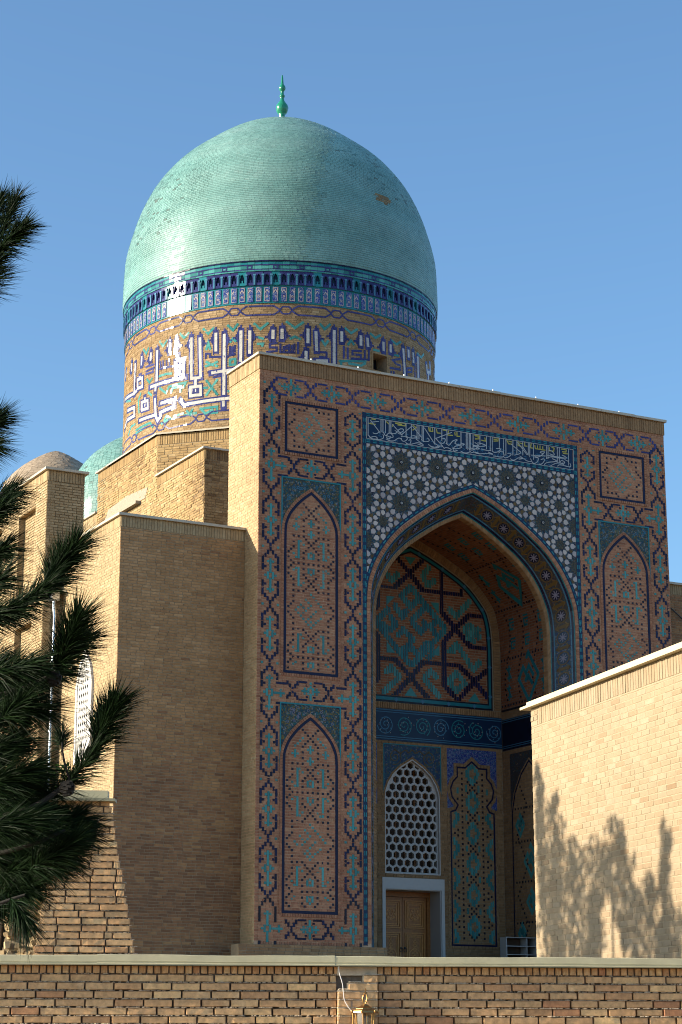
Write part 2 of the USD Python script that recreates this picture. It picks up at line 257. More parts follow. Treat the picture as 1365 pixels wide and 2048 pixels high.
gl = usdkit.material(stage, '/World/Looks/lantern_glass', {'f': ('fresnel', {'IOR': 1.5}), 't': ('transparent_bsdf', {'color': (.92, .95, .96)}), 'g': ('glossy_bsdf', {'color': (.9, .95, 1.0), 'roughness': .05}), 'm': ('mix_closure', {})},
    [('f.fac', 'm.fac'), ('t.BSDF', 'm.closure1'), ('g.BSDF', 'm.closure2')], surface='m.closure')
M['glass'] = gl

# ================================================================= ground
P0 = np.array([-2.294, 56.0, 4.482]); YAW = math.radians(62.1)
U = np.array([math.sin(YAW), math.cos(YAW), 0]); V = np.array([-math.cos(YAW), math.sin(YAW), 0])
def loc(u, v, w): return P0 + U * u + V * v + np.array([0, 0, w])
def face_v(v0):
    def f(a, b, o): return P0 + np.multiply.outer(np.asarray(a, float), U) + np.multiply.outer(v0 - np.asarray(o, float), V) + np.multiply.outer(np.asarray(b, float), [0, 0, 1.])
    return f
def face_u(u0, sg=-1):
    def f(a, b, o): return P0 + np.multiply.outer(u0 + sg * np.asarray(o, float), U) + np.multiply.outer(np.asarray(a, float), V) + np.multiply.outer(np.asarray(b, float), [0, 0, 1.])
    return f
def slab(mb, u0, u1, v0, v1, w0, w1, t=.5):
    return mb.hexa([loc(u, v, w) for w in (w0, w1) for u, v in ((u0, v0), (u1, v0), (u1, v1), (u0, v1))], t)
g = MB()
ys = np.array([-300, -50, 0, 12, 19.45, 19.75, 19.8, 24, 30, 40, 50, 56, 80, 120, 300, 900]); zs = np.array([0, 0, 0, 0, 0, 0, 1.7, 2.0, 2.35, 3.1, 3.7, 3.9, 4.0, 4.0, 3.5, 0.0])
xs = np.array([-900, -200, -60, -25, -10, 0, 10, 25, 60, 200, 900.])
g.grid(np.array([[(x, y + (x * .128 if 15 < y < 22 and abs(x) < 30 else (np.sign(x) * 30 * .128 if 15 < y < 22 else 0)), z) for x in xs] for y, z in zip(ys, zs)]))
emit('/World', 'ground', g, M['dirt'], kind='structure', label='dry earth ground rising behind the brick wall to the building')

# ================================================================= the domed building
BLD = thing('domed_mausoleum', 'tall arched portal of patterned brick with a turquoise tiled dome on an inscribed drum', 'mausoleum', loc(7, 6, -.6))
G = .078
def samp(pts, n=60, straight=None):
    """half width as a smooth function of height -> polyline from the foot on the right over the apex to the foot on the left"""
    from scipy.interpolate import PchipInterpolator
    p = np.array(pts, float); d = np.r_[0, np.cumsum(np.hypot(*np.diff(p, axis=0).T))]
    q = np.linspace(0, d[-1], n); return np.stack([PchipInterpolator(d, p[:, 0])(q), PchipInterpolator(d, p[:, 1])(q)], 1)
A_OUT = samp([(3.70, 9.4), (3.66, 10.0), (3.48, 10.6), (3.15, 11.2), (2.65, 11.8), (2.0, 12.33), (1.3, 12.80), (.64, 13.14), (0, 13.40)])
A_SPL = samp([(3.47, 9.4), (3.43, 9.95), (3.26, 10.5), (2.94, 11.08), (2.48, 11.62), (1.88, 12.10), (1.22, 12.56), (.60, 12.90), (0, 13.16)])
A_IN = samp([(3.03, 9.2), (2.98, 9.8), (2.78, 10.42), (2.40, 11.05), (1.90, 11.55), (1.30, 11.98), (.70, 12.35), (0, 12.68)])
A_RIM = samp([(2.93, 9.2), (2.88, 9.78), (2.69, 10.36), (2.32, 10.96), (1.84, 11.45), (1.26, 11.87), (.68, 12.24), (0, 12.56)])
A_VLT = samp([(3.20, 9.2), (3.17, 9.85), (3.03, 10.53), (2.70, 11.03), (2.16, 11.57), (1.40, 12.03), (.74, 12.36), (0, 12.66)])
FOOT = -.9
def archpoly(A, foot=FOOT, c=7.0):
    r = [(c + A[0, 0], foot)] + [(c + x, y) for x, y in A] + [(c - x, y) for x, y in A[::-1][1:]] + [(c - A[0, 0], foot)]
    return Polygon(r)
PW = 14.0; TOP = 16.30; SOLD = 15.88
core = MB()
front = sbox(0, FOOT, PW, TOP).difference(archpoly(A_SPL))
core.poly(face_v(0.6), front, 0, .6, back=True)
slab(core, 0, 3.3, .6, 2.0, FOOT, TOP); slab(core, 10.7, PW, .6, 2.0, FOOT, TOP); slab(core, 3.3, 10.7, .6, 2.0, 13.5, TOP)
PORT = emit(BLD, 'portal_wall', core, M['mortar_pink'])
# ---- facing brick
arch_out = archpoly(A_OUT)
centre = sbox(3.28, FOOT, 10.72, 15.09)
face = sbox(.11, .05, PW - .11, SOLD).difference(centre)
BORDERS = []           # brick ribs round the panels replace the plain facing there
PANELS = []
for cx in (1.645, 12.355):
    PANELS += [(cx, 'sq', 13.58, 15.03), (cx, 'arch', 7.30, 12.82), (cx, 'arch', .82, 6.43)]
holes = []
for cx, k, z0, z1 in PANELS:
    hw = .94
    holes.append(sbox(cx - hw, z0 - .10, cx + hw, z1 + (.10 if k == 'sq' else .02)))
facing = face.difference(unary_union(holes))
emit(PORT, 'facing_brick', bricks(face_v(0), facing, 11, L=.234, H=G, J=.011, o1=.010, lo=.25, hi=.75, half=.3, patch=.16), M['pink'], kind='stuff')
# edge headers down both corners of the front
mb = MB(); rng = np.random.default_rng(5)
for x0, x1 in ((0.0, .105), (PW - .105, PW)):
    b = np.arange(.05, SOLD - .05, G * 1.0); mb.boxes(face_v(0), x0, x1, b + .007, b + G - .005, -.002, .013 + rng.uniform(-.003, .003, len(b)), np.clip(rng.normal(.45, .2, len(b)), 0, 1), chamfer=.004)
b = np.arange(.11, PW - .11, G); 
b = b[(b < 3.2) | (b > 10.75)]
mb.boxes(face_v(0), b + .006, b + G - .006, -.04, .045, -.002, .013, np.clip(rng.normal(.35, .2, len(b)), 0, 1), chamfer=.004)
emit(PORT, 'edge_brick', mb, M['pink'], kind='stuff')
# sides of the portal
for u0, sg, s in ((0, -1, 21), (PW, 1, 22)):
    emit(PORT, 'side_brick', bricks(face_u(u0, sg), sbox(.0, FOOT, 2.0, SOLD), s, H=.082, L=.27, lo=.45, hi=.9, patch=.12), M['tan'], kind='stuff')
    emit(PORT, 'parapet_brick', bricks(face_u(u0, sg), sbox(-.02, SOLD, 2.0, TOP), s + 3, L=.40, H=.085, J=.012, o1=.03, vertical=True), M['tan'], kind='stuff')
emit(PORT, 'parapet_brick', bricks(face_v(0), sbox(-.02, SOLD, PW + .02, TOP), 23, L=.40, H=.085, J=.007, o1=.03, lo=.2, hi=.6, vertical=True), M['buff'], kind='stuff')
rng = np.random.default_rng(15); x = -.09
while x < PW + .09:                                       # coping sheets, a little out of line with each other
    l = rng.uniform(1.1, 1.5); x1 = min(x + l, PW + .09); d, h = rng.uniform(-.008, .008), rng.uniform(-.007, .007); mb = MB()
    q = [(x + .003, -.09 + d), (x1 - .003, -.09 + d + rng.uniform(-.006, .006)), (x1 - .003, 2.06), (x + .003, 2.06)]; e = rng.uniform(-.006, .006)
    mb.hexa([loc(u, v, TOP + .001) for u, v in q] + [loc(u, v, TOP + .072 + h + (e if i in (1, 2) else 0)) for i, (u, v) in enumerate(q)]); emit(PORT, 'coping_sheet', mb, M['cap']); x = x1
for k in range(8):
    mb = MB(); c = loc(1.62 + k * 1.53, -.02, TOP + .12); mb.lathe([(0, .02), (.018, .014), (.024, .0), (.020, -.015), (.012, -.04), (0, -.04)], c, 10)
    emit(BLD, 'parapet_bulb', mb, M['bulb'], smooth=40)
# plinth
for a, b_ in ((-.50, 3.95), (10.05, 14.5)):
    mb = MB(); slab(mb, a, b_, -.12, .35, -2.2, -.05); p = emit(BLD, 'plinth', mb, M['mortar_grey'])
    emit(p, 'plinth_brick', bricks(face_v(-.12), sbox(a, -2.0, b_, -.05), 31, H=.085, J=.012, lo=.1, hi=.6), M['buff'], kind='stuff')

# ---- interlace of navy and turquoise bricks
F0 = face_v(0); W8 = .80 * G
def cells(mb, L, cx, z_of, rng, T=(.2, .8), o=.015):
    if L:
        a = np.array(L, float); mb.boxes(F0, cx + a[:, 0] - .46 * G, cx + a[:, 1] + .46 * G, z_of(a[:, 3]), z_of(a[:, 2]), .0, o + rng.uniform(-.002, .002, len(a)), rng.uniform(*T, len(a)), chamfer=.003, tilt=.002, rng=rng)
def vlink(cx, z1, z0, rng, arms=(), half=None):
    k = (z1 - z0) / 20.0; zf = lambda r: z1 - np.asarray(r) * k
    N, Tq = [], []
    add = lambda L, c, r0, r1: L.append((c * G, c * G, r0, r1))
    add(N, 0, 0.05, 1.5); add(N, 0, 18.5, 19.95)
    for sgn in (-1, 1):
        add(N, sgn, 1.1, 2.75); add(N, sgn, 17.25, 18.9); add(N, 2 * sgn, 2.25, 3.8); add(N, 2 * sgn, 16.2, 17.75)
        if sgn in arms:
            add(N, 3 * sgn, 3.1, 5.7); add(N, 3 * sgn, 14.3, 16.9)
            N.append((3 * sgn * G if sgn > 0 else -6.2 * G, 6.2 * G if sgn > 0 else -3 * G, 6.2, 7.0)); N.append((3 * sgn * G if sgn > 0 else -6.2 * G, 6.2 * G if sgn > 0 else -3 * G, 13.0, 13.8))
            Tq.append((2 * G if sgn > 0 else -5.6 * G, 5.6 * G if sgn > 0 else -2 * G, 9.6, 10.4)); add(Tq, 4.4 * sgn, 8.6, 11.4)
        else:
            add(N, 3 * sgn, 3.1, 5.8); add(N, 3 * sgn, 5.95, 8.3); add(N, 3 * sgn, 11.7, 14.0); add(N, 3 * sgn, 14.15, 16.9)
            add(N, 2 * sgn, 6.55, 7.4); add(N, 2 * sgn, 12.6, 13.45)
        add(Tq, sgn, 4.7, 5.6); add(Tq, sgn, 14.4, 15.3); add(Tq, sgn, 8.7, 11.3); add(Tq, 2 * sgn, 9.55, 10.45); add(Tq, 3 * sgn, -.4, .4)
    add(Tq, 0, 4.0, 9.2); add(Tq, 0, 10.8, 16.0)
    mb = MB(); cells(mb, N, cx, zf, rng); emit(PORT, 'navy_link', mb, M['navy'])
    mb = MB(); cells(mb, Tq, cx, zf, rng); emit(PORT, 'turquoise_cross', mb, M['turq'])
def hlink(cz, u0, u1, rng, ends=(1, 1), mat='navy'):
    n = 15.0; k = (u1 - u0) / n; N, Tq = [], []
    def add(L, r0, r1, b0, b1): L.append((r0 * k, r1 * k, -b1, -b0))
    e = .42
    for s in (0, 1):
        x = lambda r: r if s == 0 else n - r
        if ends[s]:
            add(N, x(0) , x(0), -1.2, 1.2)
        for q in (-1, 1):
            def ad(r0, r1, b0, b1, L=N):
                a, c = sorted((x(r0), x(r1))); d, f = sorted((q * b0, q * b1)); add(L, a, c, d, f)
            ad(1, 1, .7, 2.3); ad(1.95, 1.95, 1.7, 3.35); ad(3.0, 5.6, 2.75, 3.5); ad(5.9, 5.9, 1.7, 2.4)
            ad(5.0, 5.0, .42, 1.3, Tq)
        a, c = sorted((x(4.1), x(6.3))); add(Tq, a, c, -.38, .38); add(Tq, x(6.55), x(6.55), -1.3, 1.3)
    for q in (-1, 1):
        d, f = sorted((q * .75, q * 3.3)); add(Tq, n / 2, n / 2, d, f)
    zf = lambda r: cz - np.asarray(r) * G
    mb = MB(); cells(mb, N, u0, zf, rng); emit(PORT, 'navy_link', mb, M['cobalt' if mat == 'cobalt' else 'navy'])
    mb = MB(); cells(mb, Tq, u0, zf, rng); emit(PORT, 'turquoise_cross', mb, M['turq'])
rng = np.random.default_rng(77)
ZX = [15.52, 13.94, 12.317, 10.757, 9.13, 7.50, 5.872, 4.313, 2.739, 1.154, -.40]
for col, cx, inner in ((0, .385, 1), (1, 2.965, -1), (2, 11.085, 1), (3, 13.70 - .02, -1)):
    for i in range(len(ZX) - 1):
        if i == 9:
            continue
        arms = (inner,) if i in (1, 5) else ()
        if i == 0 and col in (1, 2): vlink(cx, 15.02, 13.94, rng)
        else: vlink(cx, ZX[i], ZX[i + 1], rng, arms)
    # foot node
    N = [(-3 * G, -3 * G, 0, 5.4), (3 * G, 3 * G, 0, 5.4), (-2 * G, -2 * G, -1.6, 0), (2 * G, 2 * G, -1.6, 0), (-G, -G, -2.8, -1.1), (G, G, -2.8, -1.1), (0, 0, -4, -2.4), (-3 * G, -3 * G, 11.6, 12.9), (3 * G, 3 * G, 11.6, 12.9)]
    N = [(a, b, c + 2.5, d + 2.5) for a, b, c, d in N]
    Tq = [(0, 0, 4, 9.2), (0, 0, 10.8, 14.6), (-G, -G, 8.7, 11.3), (G, G, 8.7, 11.3), (-2 * G, -2 * G, 9.6, 10.4), (-G, -G, 4.7, 5.5), (G, G, 4.7, 5.5)]
    Tq += [(2 * G, 5.4 * G, 9.6, 10.4), (4.4 * G, 4.4 * G, 8.7, 11.3)] if inner > 0 else [(-5.4 * G, -2 * G, 9.6, 10.4), (-4.4 * G, -4.4 * G, 8.7, 11.3)]
    sx = lambda r: 1.154 - np.asarray(r) * G
    mb = MB(); cells(mb, N, cx, sx, rng); emit(PORT, 'navy_link', mb, M['black'])
    mb = MB(); cells(mb, Tq, cx, sx, rng); emit(PORT, 'turquoise_cross', mb, M['turq'])
FX = [.367, 1.604, 2.963, 4.467, 6.107, 7.771, 9.44, 11.058, 12.30, 13.66]
for a, b in zip(FX[:-1], FX[1:]): hlink(15.47, a, b, rng, mat='cobalt')
for cx in (1.645, 12.355):
    for cz in (13.16, 6.80, .37):
        hlink(cz, cx - .55, cx + .55, rng)
        N = []
        for s in (-1, 1):
            for q in (-1, 1):
                N += [(s * 8.2 * G, s * 8.2 * G, q * 1.55 - .8, q * 1.55 + .8), (s * 9.1 * G, s * 9.1 * G, q * 2.5 - .8, q * 2.5 + .8)] 
        mb = MB(); cells(mb, N, cx, lambda r: cz - np.asarray(r) * G, rng); emit(PORT, 'navy_link', mb, M['navy'])

# ---- panels
DB = [(-3, -10), (-5, -10), (-7, -10), (-7, -8), (-7, -6), (-8, -5), (-9, -4), (-9, -2), (-8, -1), (-7, 0), (-5, 0), (-3, 0), (-1, 0), (-2, -9), (-1, -8), (0, -7), (-1, -6), (-2, -5), (-3, -4), (-3, -2)]
BLOCK = DB + [(c, -r) for c, r in DB if r]
TB = [(-5, -8.6, -1.8), (-6, -2.6, -1.8), (-4, -8.6, -7.8), (-3, -7.4, -6.6), (-5, 1.4, 8.4), (-6, 1.4, 2.2), (-4, 7.6, 8.4), (-3, 6.5, 7.3), (-1, -4.2, -1.8), (-1, 1.4, 3.6), (-7, -3.9, -3.1), (-7, 2.1, 2.9)]
TB0 = [(0, -4.6, -3.8), (0, -2.6, -1.8), (0, 3.4, 4.4), (0, 1.4, 2.1)]
DD = [(-7, 12), (-7, 14), (-8, 15), (-9, 16), (-9, 18), (-8, 19), (-7, 20), (-7, 22)]
DT = [(0, 11), (1, 12), (2, 13), (3, 14), (4, 15), (5, 16), (6, 17), (4, 19.4), (3, 20.2), (2, 21), (1, 22), (0, 23), (-1, 22), (-2, 21), (-3, 20), (-4, 19), (-5, 18), (-6, 17), (-5, 16), (-4, 15), (-3, 16), (-2, 17), (-2, 13), (-1, 14), (0, 15), (-1, 16), (-3, 18), (0, 19), (1, 18), (2, 17), (-1, 20), (0, 21)]
def header(parent, cx, zrow, dots, tq, clip, rng):
    R = lambda c, r0, r1: (cx + c * G - .44 * G, cx + c * G + .44 * G, zrow - r1 * G, zrow - r0 * G)
    for name, lst, mt, lo in (('navy_header', [R(c, r - .44, r + .44) for c, r in dots], 'black', .3), ('turquoise_header', [R(*t) for t in tq], 'turq', .2)):
        a = np.array([x for x in lst if clip.contains(sbox(x[0], x[2], x[1], x[3]))])
        if len(a):
            mb = MB(); mb.boxes(F0, a[:, 0], a[:, 1], a[:, 2], a[:, 3], -.005, .0135 + rng.uniform(-.002, .002, len(a)), rng.uniform(lo, .9, len(a)), chamfer=.003)
            emit(parent, name, mb, M[mt])
mirror = lambda L: L + [(-x[0], *x[1:]) for x in L if x[0]]
PAN_ARCH = samp([(.81, 0), (.80, .25), (.70, .56), (.50, .85), (.25, 1.10), (0, 1.29)], 24)
def frame_poly(cx, kind, z0, z1, hw):
    """outline of a panel's field, hw = half width"""
    if kind == 'sq': return sbox(cx - hw, z0 + (.815 - hw), cx + hw, z1 - (.815 - hw))
    d = .81 - hw; zs = z1 - .38 - 1.29
    base = Polygon([(cx + .81, z0)] + [(cx + x, zs + y) for x, y in PAN_ARCH] + [(cx - x, zs + y) for x, y in PAN_ARCH[::-1][1:]] + [(cx - .81, z0)])
    return base.buffer(-d, join_style=2, mitre_limit=4)
for cx, kind, z0, z1 in PANELS:
    fld = frame_poly(cx, kind, z0, z1, .77); nav = frame_poly(cx, kind, z0, z1, .845); rib = frame_poly(cx, kind, z0, z1, .935)
    hole = sbox(cx - .94, z0 - .10, cx + .94, z1 + (.10 if kind == 'sq' else .02))
    pm = MB(); pm.poly(F0, hole, .0, .003); PAN = emit(BLD, 'niche_panel', pm, M['mortar_pink'])
    emit(PAN, 'panel_brick', bricks(F0, fld, int(cx * 100 + z0), L=.234, H=G, J=.011, o1=.010, lo=.2, hi=.7, half=.25, patch=.14), M['pink'], kind='stuff')
    mb = MB(); mb.poly(F0, nav.difference(fld), .0, .016, .45); emit(PAN, 'navy_frame', mb, M['navy'])
    ring = rib.difference(nav); mb = MB(); rng2 = np.random.default_rng(int(z0 * 10))
    if kind == 'sq':
        for k in np.arange(cx - .93, cx + .90, .078):
            mb.boxes(F0, k + .005, k + .072, [z0 - .10, z1 + .02], [z0 - .02, z1 + .10], .0, .028, rng2.uniform(.2, .7, 2), chamfer=.004)
        for k in np.arange(z0, z1, .078):
            mb.boxes(F0, [cx - .93, cx + .85], [cx - .85, cx + .93], k + .005, k + .072, .0, .028, rng2.uniform(.2, .7, 2), chamfer=.004)
    else:
        ln = rib.buffer(-.045, join_style=2).exterior; n = int(ln.length / .078)
        for i in range(n):
            a, b = ln.interpolate(i * ln.length / n), ln.interpolate((i + .86) * ln.length / n)
            if abs(a.y - b.y) + abs(a.x - b.x) < .02: continue
            mb.poly(F0, LineString([a, b]).buffer(.04, cap_style=2), .0, .022, rng2.uniform(.15, .6))
    emit(PAN, 'frame_brick', mb, M['pink'], kind='stuff')
    clip = fld.buffer(-.01); rngp = np.random.default_rng(int(cx + z0 * 7))
    if kind == 'sq':
        zr = (z0 + z1) / 2 + 17 * G
        header(PAN, cx, zr, mirror(DD + [(-5, 10), (-3, 10), (-2, 9), (-7, 10), (-5, 24), (-3, 24), (-7, 24), (-2, 25)]), [(c, r - .4, r + .4) for c, r in DT], clip, rngp)
    else:
        zr = z0 + 41 * G if z0 < 2 else z0 + 39.5 * G
        dots, tq = mirror(BLOCK), mirror(TB) + TB0
        d2 = dots + mirror(DD) + [(c, r + 34) for c, r in dots] + mirror([(-3, -12), (-3, -14), (-3, -16), (-2, -17), (-1, -18), (0, -19), (-1, -20), (-2, -21), (-3, -22)])
        t2 = tq + [(c, r - .4, r + .4) for c, r in DT] + [(c, a + 34, b + 34) for c, a, b in tq] + mirror([(-3, -19.4, -18.6), (-4, -18.4, -17.6), (-5, -17.4, -16.6), (-6, -16.6, -15.8), (-6, -15, -12), (-5, -13.9, -13.1), (-7, -13.9, -13.1), (-1, -15.4, -14.6), (-1, -11.4, -10.6)]) + [(0, -16.5, -13.5), (0, -12.5, -9.5)]
        header(PAN, cx, zr, d2, t2, clip, rngp)
        # mosaic corners over the arch
        sp = sbox(cx - .91, z1 - .38 - 1.29, cx + .91, z1).difference(rib)
        mb = MB(); mb.poly(F0, sp, .0, .006); q = emit(PAN, 'corner_mosaic', mb, M['mos_green'])
        edge = sbox(cx - .94, z1 - .38 - 1.29, cx + .94, z1 + .02).difference(sbox(cx - .90, z1 - 2, cx + .90, z1 - .02)).difference(rib)
        mb = MB(); mb.poly(F0, edge, .0, .02, .6); emit(PAN, 'turquoise_edging', mb, M['turq_deep'])
        mb = MB()
        for k in range(26):
            x = rngp.uniform(-.8, .8); y = z1 - rngp.uniform(.06, .7); pnt = Point(cx + x, y)
            if sp.buffer(-.08).contains(pnt):
                for j in range(6): mb.poly(F0, Point(cx + x + .032 * math.cos(j * 1.047), y + .032 * math.sin(j * 1.047)).buffer(.013, 2), .006, .010, .4)
        if mb.v: emit(PAN, 'mosaic_flower', mb, M['sky_tile' if cx > 5 or z0 > 5 else 'lilac'])

# ---- central frame: border, inscription, star mosaic
BORD = (sbox(3.28, 0.0, 10.72, 15.09).difference(sbox(3.41, -1, 10.59, 14.96))).difference(archpoly(A_OUT).buffer(-.001)).union(sbox(3.41, 14.17, 10.59, 14.30)).union(sbox(3.28, .0, 3.41, 9.5)).union(sbox(10.59, .0, 10.72, 9.5))
ring_o = archpoly(A_OUT).buffer(.0); 
blue_ring = ring_o.difference(ring_o.buffer(-.11, join_style=2)).intersection(sbox(3.28, 9.4, 10.72, 15))
mb = MB(); mb.poly(F0, BORD.union(blue_ring.buffer(.001)), .0, .012, .4); BR = emit(BLD, 'mosaic_border', mb, M['blue'])
mb = MB(); rb = np.random.default_rng(3)
for x in np.arange(3.42, 10.56, .21):
    for z in (14.985, 15.045, 14.20, 14.255): mb.boxes(F0, x, x + .12, z, z + .032, .012, .016, rb.uniform(0, 1, 1))
for z in np.arange(.1, 14.9, .21):
    for x in (3.31, 3.365, 10.605, 10.66): mb.boxes(F0, x, x + .028, z, z + .12, .012, .016, rb.uniform(0, 1, 1))
ln = ring_o.buffer(-.055, join_style=2).exterior
for i in range(int(ln.length / .21)):
    a, b = ln.interpolate(i * .21), ln.interpolate(i * .21 + .12)
    if a.y > 9.4: mb.poly(F0, LineString([a, b]).buffer(.018, cap_style=2), .012, .016, rb.uniform(0, 1))
emit(BR, 'border_tile', mb, M['turq_deep'], kind='stuff')
# pink brick ring inside the blue one, and brick jambs
pr = ring_o.buffer(-.11, join_style=2); pin = archpoly(A_SPL)
mb = MB(); rb = np.random.default_rng(9); q = pr.difference(pin).intersection(sbox(3, -.04, 11, 14)); mb.poly(F0, q, 0, .004, .3); RG = emit(BLD, 'arch_ring', mb, M['mortar_pink'])
mb = MB(); mid = LineString(list(pin.buffer(.06, join_style=2).exterior.coords))
for i in range(int(mid.length / .080)):
    a, b = mid.interpolate(i * .080), mid.interpolate(i * .080 + .068)
    if a.y > -.02: mb.poly(F0, LineString([a, b]).buffer(.055, cap_style=2).intersection(q), .004, .024, rb.uniform(.1, .8))
emit(RG, 'ring_brick', mb, M['pink'], kind='stuff')
q2 = sbox(3.28, .0, 3.53, 9.6).union(sbox(10.47, 0, 10.72, 9.6)).difference(pr)
q2 = q2.difference(sbox(3.41, 0, 10.59, 20))
# inscription
PL = sbox(3.44, 14.31, 10.56, 14.95); mb = MB(); mb.poly(F0, PL, .0, .006, .3); INS = emit(BLD, 'inscription_band', mb, M['blue'])
wl = MB()
for x0, y0, x1, y1 in ((3.41, 14.30, 10.59, 14.315), (3.41, 14.945, 10.59, 14.96), (3.41, 14.3, 3.425, 14.96), (10.575, 14.3, 10.59, 14.96)): wl.boxes(F0, x0, x1, y0, y1, .0, .014, .6)
emit(INS, 'edge_line', wl, M['white'])
SCR_LINES = [[[3.475,14.92],[3.473,14.404]],[[3.901,14.942],[3.899,14.57]],[[3.965,14.938],[3.963,14.566]],[[4.052,14.937],[4.05,14.565]],[[4.172,14.954],[4.17,14.568]],[[4.228,14.949],[4.225,14.584]],[[4.735,14.955],[4.732,14.554]],[[4.912,14.94],[4.908,14.552]],[[5.104,14.954],[5.1,14.525]],[[5.169,14.95],[5.165,14.534]],[[5.276,14.952],[5.271,14.536]],[[5.318,14.958],[5.312,14.475]],[[5.705,14.959],[5.698,14.448]],[[5.944,14.953],[5.939,14.589]],[[6.118,14.951],[6.112,14.505]],[[6.601,14.951],[6.594,14.545]],[[6.782,14.936],[6.774,14.461]],[[6.837,14.952],[6.828,14.442]],[[6.904,14.962],[6.895,14.424]],[[7.02,14.956],[7.012,14.521]],[[6.923,14.96],[6.914,14.47]],[[7.024,14.96],[7.017,14.593]],[[7.259,14.966],[7.253,14.652]],[[7.482,14.956],[7.474,14.547]],[[7.617,14.948],[7.608,14.511]],[[7.687,14.944],[7.678,14.507]],[[7.934,14.951],[7.926,14.609]],[[8.082,14.945],[8.071,14.465]],[[8.166,14.957],[8.154,14.449]],[[8.414,14.95],[8.403,14.483]],[[8.554,14.956],[8.544,14.529]],[[8.766,14.944],[8.755,14.531]],[[8.96,14.957],[8.95,14.557]],[[9.014,14.956],[9.001,14.509]],[[9.148,14.956],[9.134,14.445]],[[9.612,14.951],[9.6,14.563]],[[9.669,14.959],[9.656,14.543]],[[10.002,14.963],[9.987,14.477]],[[10.075,14.959],[10.059,14.459]],[[10.416,14.95],[10.399,14.435]],[[3.553,14.878],[3.87,14.539]],[[3.828,14.878],[3.553,14.812]],[[4.28,14.85],[4.6,14.575]],[[4.926,14.889],[4.57,14.571]],[[4.956,14.893],[5.248,14.6]],[[5.356,14.896],[5.692,14.46]],[[6.283,14.893],[5.724,14.626]],[[5.725,14.639],[5.961,14.43]],[[8.349,14.818],[8.655,14.627]],[[8.584,14.897],[8.903,14.565]],[[8.753,14.805],[8.95,14.557]],[[9.596,14.645],[10.294,14.642]],[[9.059,14.572],[9.564,14.613]]]
